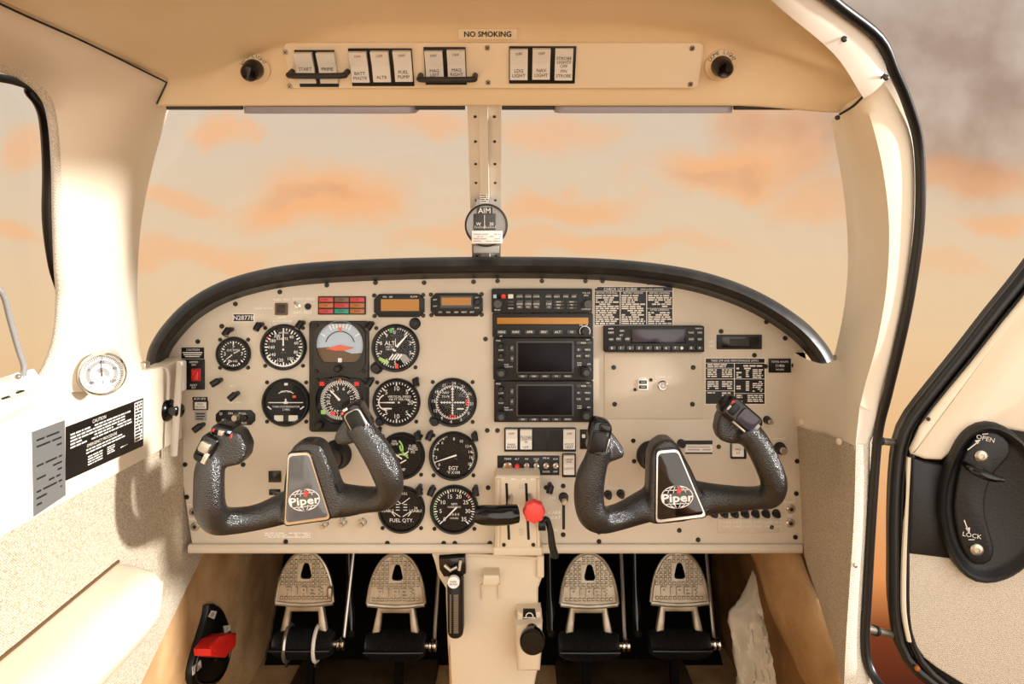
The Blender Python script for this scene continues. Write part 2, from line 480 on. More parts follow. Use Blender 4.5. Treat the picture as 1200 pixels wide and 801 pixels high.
# keep rows paired with the control points
def paired(P, Q, sub=5):
    a, b = [], []
    for i in range(len(P)-1):
        for k in range(sub):
            def cr(R, i, t):
                p0 = R[i-1] if i else R[0]*2-R[1]; p1, p2 = R[i], R[i+1]; p3 = R[i+2] if i+2 < len(R) else R[-1]*2-R[-2]
                return .5*((2*p1)+(p2-p0)*t+(2*p0-5*p1+4*p2-p3)*t*t+(3*p1-p0-3*p2+p3)*t**3)
            a.append(cr(P, i, k/sub)); b.append(cr(Q, i, k/sub))
    return a+[P[-1]], b+[Q[-1]]
def smooth_poly(P, sub=5): return paired(P, P, sub)[0]
pi_, po_ = paired(I, O)
# sharpen the corner where the head trim meets the windscreen
rows = []
for i in range(len(pi_)):
    a, b = pi_[i], po_[i]; r = [a+Vector((-.010, .02, 0)), a+Vector((-.003, .003, 0))]
    for k in range(11):
        t = k/10; w = math.sin(PI*t)*.022
        r.append(a.lerp(b, t)+Vector((.8, -.6, 0))*w)
    r += [b+Vector((-.002, .006, 0)), b+Vector((-.012, .05, 0))]
    rows.append(r)
mb = MB(); mb.loft(rows); o = orient(mb.build('trim_1', 'cream', smooth=60), EYE); struct(o, 'cream moulded trim around the left window and windscreen edge')
LTRIM = o
mb = MB(); mb.tube(smooth_poly([p+Vector((-.005, .002, 0)) for p in I]), .006, 10); mb.build('trim_lip', 'fabric_light', o)
seal = [at(*p) for p in ((-600, -60, .38), (-250, 48, .54), (0, 88, .74), (27, 103, .78), (43, 122, .80), (49, 150, .82), (51, 200, .84), (50, 255, .85), (55, 310, .86), (63, 350, .87), (63, 395, .87), (51, 434, .865), (33, 464, .85))]
mb = MB(); sr = [.003, .003, .005, .009, .0115, .012, .0115, .011, .009, .006, .005, .004, .003]; sr = [q.x for q in smooth_poly([Vector((k, 0, 0)) for k in sr])]; mb.tube(smooth_poly([p+Vector((-.002, .02, 0)) for p in seal]), sr, 10); mb.build('window_seal', 'seal', o)
# headliner seam
mb = MB(); mb.tube([p+Vector((.005, -.005, -.002)) for p in smooth_poly(O[1:5])]+[O[5]+Vector((.004, -.008, .0))], .0011, 6); mb.build('seam', 'ink', o)
# left side window pane
ps = [p+Vector((-.02, .01, 0)) for p in seal]
mb = MB(); rows = []
for p in smooth_poly(ps): rows.append([Vector((p.x-.004, p.y, p.z)), Vector((WL-.03, p.y-.5, p.z-.01)), Vector((WL-.02, p.y-1.0, p.z))])
mb.loft(rows); o = struct(mb.build('window_2', 'pane')); o['label'] = 'clear side window beside the left seat'
# sill under the left window
mb = MB(); mb.tube(smooth_poly(A((36, 462, .83), (-5, 482, .755), (-120, 530, .63), (-420, 640, .45))), .012, 10, flat=1.2); mb.build('window_sill', 'cream', LTRIM)

# ---- ceiling: switch face above the windscreen, rolling into the headliner
def arow(xl, xr, fn, n=41): return [fn(xl+(xr-xl)*i/(n-1), i/(n-1)) for i in range(n)]
def bump(t): return math.sin(PI*min(1, max(0, t)))
rowsC = []
def crow(l, r, mid, n=41, e=.16):
    """row from left point to right point that is level with mid (y, Z) over the middle"""
    out = []
    for i in range(n):
        t = i/(n-1); base = l.lerp(r, t)
        k = min(1, min(t, 1-t)/e); k = k*k*(3-2*k)
        out.append(Vector((base.x, base.y*(1-k)+mid[0]*k, base.z*(1-k)+mid[1]*k)))
    return out
def zc(py, Y): return CZ-(py-HY)*Y/FPX
rowsC.append(crow(at(186, 124, .90), at(990, 132, .90), (.905, zc(120, .905))))
rowsC.append(crow(at(184, 124, .868), at(986, 132, .868), (.868, zc(124, .868))))
rowsC.append(crow(at(186, 118, .858), at(988, 127, .858), (.858, zc(119, .858))))
rowsC.append(crow(at(190, 108, .845), at(1004, 118, .84), (.845, zc(95, .845)), e=.14))
rowsC.append(crow(at(194, 98, .832), at(1020, 104, .82), (.828, zc(63, .828)), e=.17))
rowsC.append(crow(at(182, 90, .815), at(1037, 87, .79), (.820, zc(48, .820)), e=.22))
rowsC.append(crow(at(150, 74, .77), at(1024, 52, .785), (.812, zc(34, .812)), e=.3))
rowsC.append(crow(at(100, 50, .70), at(1000, 24, .765), (.795, zc(20, .795)), e=.34))
rowsC.append(crow(at(0, 5, .60), at(965, 0, .74), (.73, CZ+.292), e=.4))
rowsC.append(crow(at(-250, -120, .42), at(925, -90, .55), (.52, CZ+.308), e=.45))
rowsC.append(crow(at(-600, -330, .30), at(1000, -420, .30), (.30, CZ+.31), e=.48))
m = list(zip(*rowsC)); m2 = [smooth_poly(list(c), 4) for c in m]; rowsC = [list(r) for r in zip(*m2)]
mb = MB(); mb.loft(rowsC); ceil = orient(mb.build('ceiling', 'headliner', smooth=60), (0, .5, CZ)); struct(ceil)

# ---- right pillar: inner face, crease, rear-facing flange
W = A((985, 131, .868), (990, 165, .905), (998, 215, .95), (1003, 270, .985), (1003, 325, 1.0), (997, 375, 1.02), (988, 415, 1.05), (984, 427, 1.065))
C = A((1010, 112, .82), (1022, 145, .825), (1035, 200, .84), (1042, 265, .855), (1039, 335, .87), (1028, 400, .89), (1014, 450, .912), (1008, 475, .92))
E = A((1039, 87, .80), (1058, 122, .825), (1072, 172, .848), (1073, 255, .865), (1062, 335, .882), (1050, 400, .90), (1036, 460, .925), (1030, 486, .933))
w_, c_ = paired(W, C); e_ = smooth_poly(E)
rows = []
for a, b, c in zip(w_, c_, e_):
    r = [a+Vector((.012, .05, 0)), a+Vector((.002, .005, 0))]
    for k in range(7): t = k/6; r.append(a.lerp(b, t)+Vector((-.9, -.3, 0))*math.sin(PI*t)*.006)
    for k in range(1, 5): t = k/4; r.append(b.lerp(c, t)+Vector((-.3, -.9, 0))*math.sin(PI*t)*.003)
    r.append(c+Vector((.012, .03, 0))); rows.append(r)
mb = MB(); mb.loft(rows); RT = orient(mb.build('trim_2', 'cream', smooth=50), EYE); struct(RT, 'cream pillar trim between windscreen and open door')
# head flange along the door opening
E0 = A((1041, 88, .788), (1026, 45, .772), (970, -2, .733), (900, -60, .66), (925, -260, .46)); C0 = A((1010, 112, .80), (975, 60, .775), (905, 0, .72), (840, -70, .62), (850, -260, .44))
a_, b_ = paired(C0, E0, 6); rows = []
for a, b in zip(a_, b_): rows.append([a+Vector((-.006, .0, .012)), a+Vector((0, -.004, -.004)), a.lerp(b, .33)+Vector((0, -.004, -.006)), a.lerp(b, .67)+Vector((0, -.003, -.005)), b, b+Vector((.006, .02, .004))])
mb = MB(); mb.loft(rows); o = orient(mb.build('trim_3', 'jamb', smooth=70), EYE); struct(o, 'bright cream head flange above the door opening')
for (px, py, Y) in ((989, 46, .765), (1038, 91, .785)):
    mb = MB(); mb.lathe([(.0035, 0), (.0035, .001), (.002, .002)], at(px, py, Y-.006)); mb.build('screw', 'screw', o)
mb = MB(); mb.tube(smooth_poly(A((984, 134, .858), (1000, 124, .835), (1018, 106, .805), (1037, 87, .782))), .0014, 6); mb.build('seam', 'ink', o)
mb = MB(); mb.lathe([(.003, 0), (.003, .002), (.001, .003)], at(981, 138, .86)); mb.build('screw', 'screw', RT)
# lower cream corner
top = smooth_poly(A((931, 413, 1.2), (944, 420, 1.16), (964, 426, 1.11), (986, 424, 1.06), (1008, 472, .92), ), 5)
bot = smooth_poly(A((934, 500, 1.2), (950, 507, 1.13), (970, 517, 1.06), (988, 525, .985), (1002, 527, .94)), 5)
rows = []
for a, b in zip(top, bot):
    r = [a+Vector((.012, .03, -.012)), a]
    for k in range(1, 9): t = k/9; r.append(a.lerp(b, t)+Vector((-1, 0, 0))*math.sin(PI*t)*.008*min(1, (len(top)-1-len(rows))/6))
    r += [b, b+Vector((.02, .0, .003))]
    rows.append(r)
fr = [[p+Vector((.02, 0, 0)) for p in rows[0]]]+rows
mb = MB(); mb.loft(fr); wr = orient(mb.build('wall_right', 'cream', smooth=60), (0, .9, CZ-.2)); struct(wr, 'cream corner moulding beside the right end of the instrument panel')
a_, b_ = paired(A((1008, 472, .92), (1004, 505, .935), (1002, 527, .94)), A((1030, 486, .933), (1024, 508, .943), (1020, 521, .948)))
mb = MB(); mb.loft([[a, a.lerp(b, .5)+Vector((0, -.003, 0)), b, b+Vector((.012, .03, 0))] for a, b in zip(a_, b_)]); orient(mb.build('flange', 'jamb', wr), EYE)
for (px, py, Y) in ((940, 494, 1.175), (984, 517, 1.0)):
    mb = MB(); mb.lathe([(.005, 0), (.005, .002), (.003, .003)], at(px, py, Y-.012), (-.9, -.4, 0), seg=10); mb.build('screw_cap', 'cream', wr)
# right fabric wall and bright jamb strip
rows = []
F0 = A((933, 498, 1.205), (938, 570, 1.2), (941, 642, 1.2), (960, 705, 1.10), (990, 801, 1.02), (1030, 930, .95)); F1 = A((1003, 522, .938), (1001, 600, .94), (996, 680, .947), (992, 740, .95), (989, 801, .953), (985, 930, .955))
a_, b_ = paired(F0, F1, 6)
mb = MB(); mb.loft([[a.lerp(b, k/6)+Vector((-1, 0, 0))*math.sin(PI*k/6)*.004 for k in range(7)] for a, b in zip(a_, b_)]); orient(mb.build('fabric_panel', 'fabric', wr), (0, .8, CZ-.3))
F2 = A((1021, 518, .948), (1018, 600, .954), (1013, 690, .962), (1011, 750, .964), (1016, 780, .96), (1032, 808, .945))
F1 = A((1003, 520, .937), (1001, 600, .94), (996, 680, .947), (992, 740, .95), (990, 780, .952), (989, 808, .953))
a_, b_ = paired(F1, F2, 6)
mb = MB(); mb.loft([[a, a.lerp(b, .35)+Vector((0, -.004, 0)), a.lerp(b, .7)+Vector((0, -.003, 0)), b, b+Vector((.012, .03, 0))] for a, b in zip(a_, b_)]); orient(mb.build('jamb_strip', 'fabric_light', wr), EYE)
for (px, py) in ((1010, 531), (1002, 662)):
    mb = MB(); mb.lathe([(.003, 0), (.003, .002), (.001, .003)], at(px, py, .942), seg=10); mb.build('screw', 'steel', wr)
# body below, behind the fabric, down to the floor
mb = MB(); mb.box(WR+.012, WR+.02, 1.12, 1.78, 0, .52); mb.build('kick_wall', 'carpet_flap', wr)  # shaded carpet colour, so the paler flap stands out
mb = MB(); mb.box(.475, .490, .962, .985, 0, .45); mb.build('jamb_core', 'fabric_light', wr)

# ---- black rubber seal round the door opening
S = A((925, -262, .45), (910, -62, .65), (974, 0, .73), (1029, 44, .768), (1048, 84, .79), (1064, 122, .815), (1077, 172, .84), (1078, 255, .857), (1068, 335, .875), (1055, 400, .893), (1040, 462, .917), (1029, 510, .937), (1022, 600, .947), (1017, 690, .955), (1014, 752, .957), (1020, 784, .952), (1040, 812, .93), (1090, 850, .9))
mb = MB(); mb.tube(smooth_poly(S), .0062, 10); o = mb.build('door_seal', 'seal'); tag(o, 'black rubber seal running round the right door opening', 'seal')

# ---- windscreen
TL = A((188, 122, .875), (380, 118, .90), (560, 116, .91), (740, 118, .90), (985, 128, .875))
ML = A((150, 300, 1.02), (330, 290, 1.16), (570, 280, 1.22), (800, 290, 1.16), (1004, 300, 1.0))
BL = A((140, 440, 1.08), (330, 380, 1.40), (570, 340, 1.55), (800, 380, 1.38), (1000, 440, 1.07))
cols = [smooth_poly([a, b, c], 6) for a, b, c in zip(*[smooth_poly(x, 6) for x in (TL, ML, BL)])]
mb = MB(); mb.loft(cols); o = struct(mb.build('window_1', 'pane')); o['label'] = 'curved windscreen over the glareshield'
# engine cowl ledge under the windscreen, hidden behind the glareshield

# ================================================================== GLARESHIELD AND PANEL
gl = thing('glareshield', 'black padded glareshield arching over the instrument panel', 'glareshield', at(575, 330, 1.2))
G = [(180, 436), (184, 412), (200, 386), (229, 358), (272, 336), (336, 321), (432, 314), (570, 311), (702, 313), (790, 322), (847, 336), (894, 356), (935, 383), (959, 408), (972, 430)]
def gp(Y, off): # offset outward from the middle of the panel
    out = []
    for i, (x, y) in enumerate(G):
        a = G[max(0, i-1)]; b = G[min(len(G)-1, i+1)]; dx, dy = b[0]-a[0], b[1]-a[1]; l = math.hypot(dx, dy)
        out.append(at(x+dy/l*off, y-dx/l*off, Y))
    return out
prof = [(1.30, -10), (1.19, -12), (1.165, -10), (1.15, -6), (1.142, 0), (1.146, 5), (1.158, 9), (1.18, 10.5), (1.30, 10)]
layers = [smooth_poly(gp(Y, o), 5) for (Y, o) in prof]
mb = MB(); mb.loft([list(r) for r in zip(*layers)], closed=True)
nr = len(layers[0]); k = len(prof); mb.f.append(tuple(range(k))); mb.f.append(tuple(reversed(range((nr-1)*k, nr*k))))
mb.build('padded_lip', 'padding', gl, world=True, smooth=70)
# deck running forward to the windscreen
near = smooth_poly(gp(1.28, 3), 4); rows = []
for p in near:
    x = p.x+.02; f = max(0, 1-(abs(x+.03)/.62)**2); yf = 1.30+.23*f; rows.append([p, Vector((p.x, (p.y+yf)/2, p.z-.004)), Vector((p.x, yf, p.z-.02))])
mb = MB(); mb.loft(rows); orient(mb.build('deck', 'deck', gl, world=True), (0, 1.3, 3))
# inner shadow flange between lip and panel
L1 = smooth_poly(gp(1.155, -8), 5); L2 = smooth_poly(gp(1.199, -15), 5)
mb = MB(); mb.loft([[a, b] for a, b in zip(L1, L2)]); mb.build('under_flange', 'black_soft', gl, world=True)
# small metal clamps at the two ends
for (x0, y0, x1, y1) in ((158, 424, 172, 436), (980, 416, 991, 428)):
    a = at(x0, y1, 1.09); b = at(x1, y0, 1.09); mb = MB(); mb.rrect((a.x+b.x)/2, (a.z+b.z)/2, b.x-a.x, b.z-a.z, 1.10, 1.085, .003, .002)
    o = mb.build('end_bracket', 'steel', gl, world=True)

ip = PF.thing('instrument_panel', 'beige metal instrument panel spanning the cabin under the glareshield', 'instrument panel', 575, 480)
out = [(226, 642), (214, 560), (205, 500), (190, 440), (200, 395), (229, 367), (272, 345), (336, 330), (432, 323), (570, 320), (702, 322), (790, 331), (847, 345), (894, 365), (935, 392), (945, 420), (948, 642)]
mb = MB(); mb.prism([ip.l(*p) for p in out], .012, 0); mb.build('sheet', 'panel', ip.o)
# rolled lower lip
mb = MB(); x0 = ip.l(223, 640)[0]; x1 = ip.l(938, 640)[0]; zz = ip.l(0, 640)[1]
pr = [(.02, zz+.003), (-.006, zz+.006), (-.010, zz+.001), (-.009, zz-.007), (-.003, zz-.011), (.02, zz-.011)]
for xx in (x0, x1): mb.v += [(xx, y, z) for y, z in pr]
for i in range(6): mb.f.append((i, (i+1) % 6, 6+(i+1) % 6, 6+i))
mb.f += [tuple(range(6)), tuple(range(6, 12))]; mb.build('lower_lip', 'panel', ip.o, smooth=50)
# separate sheet-metal plates laid on the panel
def plate(x0, y0, x1, y1, h=.0016, r=.002):
    c = ip.rect(x0, y0, x1, y1); mb = MB(); mb.rrect(c[0], c[1], c[2], c[3], 0, -h, r, .0004); return mb.build('access_plate', 'panel', ip.o)
plate(708, 413, 823, 490, .0022); plate(713, 491, 884, 569, .0012); plate(577, 326, 700, 338, .0012); plate(840, 607, 912, 624, .0016); plate(704, 571, 884, 598, .0008)
# screws
smb = MB(); smb.lathe([(.0042, 0), (.0042, .0014), (.0032, .0026), (.0012, .0026), (.0010, .0014)], seg=10)
so = smb.build('screw', 'screw', ip.o); SCR = so.data
SP = [(276, 356), (328, 342), (383, 334), (440, 331), (497, 331), (555, 330), (583, 329), (635, 329), (686, 329), (706, 329), (760, 331), (814, 337), (865, 350), (898, 377), (920, 396), (232, 400), (260, 382),
      (335, 634), (454, 636), (520, 636), (533, 636), (574, 636), (640, 571), (702, 634), (818, 632), (904, 617), (932, 629), (217, 544), (219, 582), (569, 397), (719, 430), (812, 430), (720, 473), (811, 473),
      (571, 504), (583, 504), (572, 571), (934, 540), (933, 578), (742, 516), (768, 514), (842, 523), (743, 540), (702, 623), (796, 621), (660, 569), (660, 626), (845, 388), (884, 416), (897, 429), (930, 428), (283, 511), (285, 544), (404, 541), (379, 519)]
lx = ip.l(*SP[0]); so.location = (lx[0], 0, lx[1])
for p in SP[1:]:
    q = ip.l(*p); dd = -.0022 if 708 < p[0] < 823 and 413 < p[1] < 490 else 0; rep(SCR, 'screw', ip.o, (q[0], dd, q[1]))
# printed lettering straight on the panel
mb = MB(); y = -.0004
def ptext(s, px, py, hpx, al='c'): q = ip.l(px, py); mb.text(s, q[0], q[1], hpx*.0015, y, al)
ptext('NIGHT', 350, 350, 3, 'c'); ptext('PRESS', 363.5, 350, 3, 'c'); ptext('DAY', 348, 366, 3); ptext('TEST', 361, 366, 3); ptext('GEAR WARN', 309, 361, 2.6, 'c'); ptext('TURN TRIM', 330, 351, 2.6)
ptext('UNITS', 330, 372, 2.6); ptext('AUTO MODE', 331, 376, 2.6); ptext('BRIGHT DIM', 331, 380, 2.6)
ptext('ALT', 273, 452, 2.5); ptext('PULL VOL', 275, 471, 2.6)
ptext('CARB', 650, 600, 4); ptext('HEAT', 650, 606, 4); ptext('OFF', 648, 583, 3); ptext('ON', 650, 621, 3)
ptext('LED', 834, 400, 2.6); ptext('OAT', 834, 405, 2.6)
ptext('PHONE', 925, 588, 2.6); ptext('MIC', 926, 604, 2.6); ptext('PH', 222, 591, 2.6); ptext('MIC', 225, 608, 2.6); ptext('DIMMER', 914, 514, 2.6)
y = -.0021
for i, s in enumerate(('ALT FIELD', 'START', 'TURN', 'PITOT', 'INST LT', 'STALL')): ptext(s, 850+i*12.2, 611, 1.9)
for i, s in enumerate(('5 AMP', '10 AMP', '5 AMP', '10 AMP', '5 AMP', '5 AMP')): ptext(s, 850+i*12.2, 616, 1.9)
for i in range(7): q0 = ip.l(843.5+i*12, 608); q1 = ip.l(843.5+i*12, 621); mb.bar(q0[0], q0[1], q1[0], q1[1], .0004, -.0020)
y = -.0027; ptext('USB', 753, 443, 3); ptext('CHARGER', 777, 441, 3); y = -.0004
c = ip.rect(310, 623, 364, 630); mb.scribble(c[0]-c[2]/2, c[0]+c[2]/2, c[1]-c[3]/2, c[1]+c[3]/2, 3, y, 3, .9, .5, .1)
mb.build('lettering', 'white', ip.o)

# ------------------------------------------------------------------ round gauges
def pol(r, a): a = math.radians(a); return (r*math.sin(a), r*math.cos(a))
GSCR = None
def gauge(name, label, px, py, r, ticks=(), nums=(), arcs=(), texts=(), needles=(), knob=None, face='dial', screws=True, num_h=.16, extra=None, hub=True, cover='cover', group='round flight and engine gauges'):
    t = PF.thing(name, label, 'gauge', px, py, .009, group); R = r*t.s
    mb = MB(); mb.lathe([(R, 0), (R, .006), (R*.985, .0085), (R*.95, .0098), (R*.9, .0095), (R*.86, .006), (R*.855, .003)], seg=40, cap=False); mb.build('bezel', 'bezel', t.o)
    mb = MB(); mb.prism(circ(0, 0, R*.88, 36), 0, -.0032); mb.build('dial_face', face, t.o)
    y = -.0036; mk = MB()
    for (a0, a1, n, maj, ro, l1, l2, w) in ticks:
        for i in range(n+1):
            a = a0+(a1-a0)*i/n; l = l1 if maj and i % maj == 0 else l2; p = pol(R*ro, a); q = pol(R*(ro-l), a)
            mk.bar(p[0], p[1], q[0], q[1], R*w*(1.4 if maj and i % maj == 0 else 1), y)
    for (s, a, rad) in nums:
        p = pol(R*rad, a); mk.text(s, p[0], p[1], R*num_h, y)
    for (s, dx, dz, h) in texts: mk.text(s, R*dx, R*dz, R*h, y)
    if mk.v: mk.build('markings', 'white', t.o)
    for (a0, a1, rr_, w, m) in arcs:
        q = MB(); q.arc(0, 0, R*rr_, R*w, a0, a1, y-.0002); q.build('colour_arc', m, t.o)
    for (a, l, w, m) in needles:
        q = MB(); p = pol(R*l, a); b = pol(-R*.14, a); q.bar(b[0], b[1], p[0], p[1], R*w, -.0052, R*w*.35); q.build('needle', m, t.o)
    if needles and hub: q = MB(); q.lathe([(R*.07, .004), (R*.07, .0056), (R*.03, .006)], seg=12); q.build('needle_hub', 'black', t.o)
    if extra: extra(t, R)
    q = MB(); q.prism(circ(0, 0, R*.88, 36), -.0068, -.0073); q.build('cover_glass', cover, t.o)
    if screws:
        for sx in (-1, 1):
            for sz in (-1, 1): rep(SCR, 'screw', t.o, (sx*R*.82, 0, sz*R*.82), scale=(.85,)*3)
    if knob:
        for (dx, dz, rad) in knob:
            # ear of the bezel that carries the knob, then the knob
            q = MB(); q.rrect(R*dx, R*dz, R*rad*2.5, R*rad*2.5, 0, -.006, R*rad, .001, PI/4); q.build('knob_ear', 'bezel', t.o)
            q = MB(); q.lathe([(R*rad*.8, .004), (R*rad, .006), (R*rad, .016), (R*rad*.85, .018)], (R*dx, 0, R*dz), seg=16); q.build('knob', 'black_soft', t.o)
    return t, R
gauge('suction_gauge', 'small round gauge on the panel beside the red emergency switch', 272, 415, 20,
      ticks=[(-130, 130, 20, 5, .74, .16, .09, .05), (150, 210, 6, 3, .74, .14, .08, .05)], nums=[('0', -150, .5), ('3', -90, .5), ('5', 0, .48), ('7', 90, .5)], texts=[('SUCTION', 0, .22, .12), ('IN HG', 0, -.42, .12)], needles=[(-128, .52, .09, 'white'), (62, .42, .06, 'white')], num_h=.2)
gauge('airspeed_indicator', 'airspeed indicator with a white arc and its needle straight up', 331, 407, 27,
      ticks=[(0, 330, 33, 3, .82, .17, .1, .04)], nums=[('40', 38, .56), ('60', 72, .58), ('80', 112, .58), ('100', 150, .58), ('120', 195, .58), ('140', 236, .58), ('160', 270, .52), ('180', 300, .55), ('200', 330, .56)],
      arcs=[(115, 240, .83, .09, 'white'), (100, 115, .83, .06, 'green'), (297, 303, .83, .14, 'red')], texts=[('KNOTS', -.05, .36, .1), ('AIRSPEED', 0, .62, .07), ('. . .', 0, -.2, .1)], needles=[(0, .82, .08, 'white')], num_h=.13)
def turn(t, R):
    q = MB(); q.bar(-R*.72, 0, R*.72, 0, R*.035, -.0054); q.bar(-R*.08, R*.0, R*.08, 0, R*.1, -.0056); q.bar(0, 0, 0, R*.16, R*.06, -.0056)
    q.bar(-R*.76, -R*.16, -R*.6, -R*.28, R*.05, -.0054); q.bar(R*.76, -R*.16, R*.6, -R*.28, R*.05, -.0054); q.build('aeroplane_symbol', 'white', t.o)
    q = MB()
    for s in (-1, 1): q.rrect(s*R*.3, -R*.66, R*.38, R*.24, -.003, -.0045, .001)
    q.build('ball_window', 'off_white', t.o)
    q = MB(); q.lathe([(R*.1, -.004), (R*.1, .006)], (0, 0, -R*.66), seg=12); q.build('slip_ball', 'black', t.o)
    q = MB(); q.rrect(R*.34, R*.24, R*.14, R*.1, -.003, -.0042); q.build('warning_flag', 'orange', t.o)
    q = MB(); q.rrect(0, R*.76, R*.14, R*.1, -.003, -.0042, .0005); q.build('index_mark', 'white', t.o)
gauge('turn_coordinator', 'turn coordinator with a white aeroplane symbol and ball windows', 334, 472, 28, texts=[('ELECTRIC', 0, .45, .07), ('TURN COORDINATOR', 0, -.18, .075), ('2 MIN', 0, -.3, .08)], arcs=[(-40, 40, .48, .03, 'white')], extra=turn)
def alti(t, R):
    q = MB()
    for i in range(4): q.bar(-R*.28+i*R*.12, -R*.5, -R*.1+i*R*.12, -R*.26, R*.06, -.0038)
    q.build('hatched_window', 'white', t.o)
    q = MB(); a = pol(R*.84, 138); q.add([(0, -.0037, -R*.2), (R*.42, -.0037, -R*.28), (R*.62, -.0037, -R*.5), (R*.34, -.0037, -R*.66)], [(0, 1, 2, 3)]); q.build('pointer_sector', 'placard_grey', t.o)
    for (a, m) in ((-14, 'green'), (176, 'red_soft')):
        p = pol(R*.76, a); q = MB(); q.rrect(p[0], p[1], R*.13, R*.2, -.003, -.0045, .001); q.build('bug', m, t.o)
    q = MB(); p = pol(R*.74, 222); q.bar(p[0]-R*.2, p[1]+R*.12, p[0]+R*.2, p[1]-R*.08, R*.14, -.0042); q.build('bug', 'pale_green', t.o)
gauge('altimeter', 'altimeter lettered ALT with green and red marker bugs', 463, 408, 28, ticks=[(0, 360, 50, 5, .84, .14, .07, .035)],
      nums=[('0', -4, .66), ('1', 36, .64), ('2', 72, .64), ('3', 108, .64), ('4', 144, .62), ('5', 182, .62), ('6', 216, .62), ('7', 252, .64), ('8', 288, .64), ('9', 324, .64)], texts=[('ALT', -.24, .2, .17), ('1000 FT', -.26, .04, .07), ('100 FT', -.26, -.06, .07)], needles=[(42, .74, .12, 'white'), (0, .4, .05, 'white')], num_h=.15, extra=alti, knob=[(-.78, -.82, .2)])
def vsi(t, R):
    q = MB(); q.arc(-R*.42, 0, R*.32, R*.05, 180, 340, -.0038); q.bar(-R*.6, -R*.26, -R*.2, -R*.26, R*.06, -.0038); q.build('rate_scale', 'white', t.o)
gauge('vertical_speed_indicator', 'vertical speed indicator with its needle lying level at zero', 464, 472, 28, ticks=[(-90, 270, 40, 5, .86, .17, .1, .04)], nums=[('10', 0, .58), ('10', 180, .58), ('20', 90, .58), ('5', 45, .62), ('5', 135, .62), ('5', -45, .6), ('5', 225, .6)],
      texts=[('VERTICAL SPEED', .12, .24, .09), ('100 FT PER MIN', .12, .12, .09)], needles=[(-90, .78, .07, 'white')], num_h=.18, extra=vsi, knob=[(-.66, -.76, .16)])
def cdi(t, R):
    q = MB(); y = -.0046; q.bar(-R*.5, 0, R*.5, 0, R*.035, y); q.bar(0, -R*.5, 0, R*.56, R*.035, y)
    for i in range(-4, 5):
        q.bar(i*R*.11, -R*.05, i*R*.11, R*.05, R*.03, y); q.bar(-R*.05, i*R*.11, R*.05, i*R*.11, R*.03, y)
    q.add([(-R*.07, y, R*.52), (R*.07, y, R*.52), (0, y, R*.68)], [(0, 1, 2)]); q.bar(R*.18, -R*.26, R*.46, -R*.26, R*.05, y); q.build('course_bars', 'white', t.o)
    for (x, z, w, h) in ((.6, 0, .13, .24), (0, -.58, .24, .13)):
        q = MB(); q.holed(rr(R*x, R*z, R*w, R*h), rr(R*x, R*z, R*w*.55, R*h*.55), -.003, -.0048); q.build('flag_frame', 'red_soft', t.o)
    q = MB(); q.rrect(R*.4, R*.3, R*.3, R*.18, -.003, -.0042); q.build('flag_window', 'black_gloss', t.o)
gauge('course_deviation_indicator', 'course deviation indicator with crossed white bars and red flags', 530, 472, 28.5, ticks=[(0, 360, 72, 2, .66+.04, .1, .06, .025)],
      nums=[(s, a, .79) for s, a in (('24', 4), ('27', 34), ('30', 64), ('33', 94), ('0', 124), ('3', 154), ('6', 184), ('9', 214), ('12', 244), ('15', 274), ('18', 304), ('21', 334))], texts=[('NAV', -.28, .4, .09), ('TO FR', -.28, .24, .08)], num_h=.12, extra=cdi, knob=[(-.72, -.74, .17)])
def oilx(t, R):
    for (cx, cz, r, a0, a1) in ((-.4, .3, .45, 40, 110), (.35, .45, .42, 190, 270), (0, -.25, .32, -50, 60)):
        q = MB(); q.arc(R*cx, R*cz, R*r, R*.07, a0, a1, -.0042); q.build('colour_arc', 'pale_green', t.o)
    q = MB(); q.bar(-R*.3, R*.1, R*.02, -R*.12, R*.06, -.0048); q.bar(R*.1, R*.06, R*.3, R*.2, R*.05, -.0048); q.bar(-R*.05, -R*.3, R*.2, -R*.16, R*.05, -.0048); q.build('needle', 'white', t.o)
gauge('fuel_pressure_gauge', 'triple engine gauge lettered FUEL PRESS with pale green arcs, partly behind a yoke grip', 470, 535, 27.5, texts=[('FUEL', .48, .42, .11), ('PRESS', .48, .29, .11), ('PSI', .48, .16, .1), ('OIL', -.3, .62, .1), ('TEMP', -.3, .5, .09), ('AMP', 0, -.58, .12)], extra=oilx)
gauge('exhaust_temperature_gauge', 'exhaust temperature gauge lettered EGT with its needle low on the left', 531, 535, 28.5, ticks=[(-130, -20, 22, 4, .86, .09, .05, .03), (60, 130, 14, 4, .86, .09, .05, .03)],
      nums=[('8', 2, .7), ('10', 28, .68), ('12', 54, .68), ('14', 76, .7), ('16', 94, .72), ('18', 116, .74), ('4', -68, .7), ('2', -95, .7), ('0', -122, .68), ('6', -40, .7)], texts=[('EGT', 0, -.5, .15), ('°F X100', 0, -.68, .11), ('. .', .1, -.08, .1)], needles=[(-108, .8, .07, 'white')], num_h=.11, hub=False)
def fq(t, R):
    q = MB()
    for s in (-1, 1):
        q.bar(s*R*.05, -R*.3, s*R*.4, -R*.08, R*.03, -.0042); q.bar(s*R*.28, -R*.28, s*R*.42, -R*.1, R*.03, -.0042); q.bar(s*R*.02, R*.25, s*R*.35, R*.5, R*.03, -.0042)
        for i in range(3): q.bar(s*R*.08, R*(.22-i*.12), s*R*.24, R*(.22-i*.12), R*.03, -.0042)
    q.build('scale_lines', 'white', t.o)
gauge('fuel_quantity_gauge', 'twin fuel gauge lettered FUEL QTY', 470, 598, 27.5, texts=[('FUEL QTY.', 0, -.46, .15), ('24', .6, .06, .1), ('USABLE', .6, -.06, .11), ('24', -.6, .06, .1), ('USABLE', -.6, -.06, .11), ('FULL', .1, .68, .1)], extra=fq)
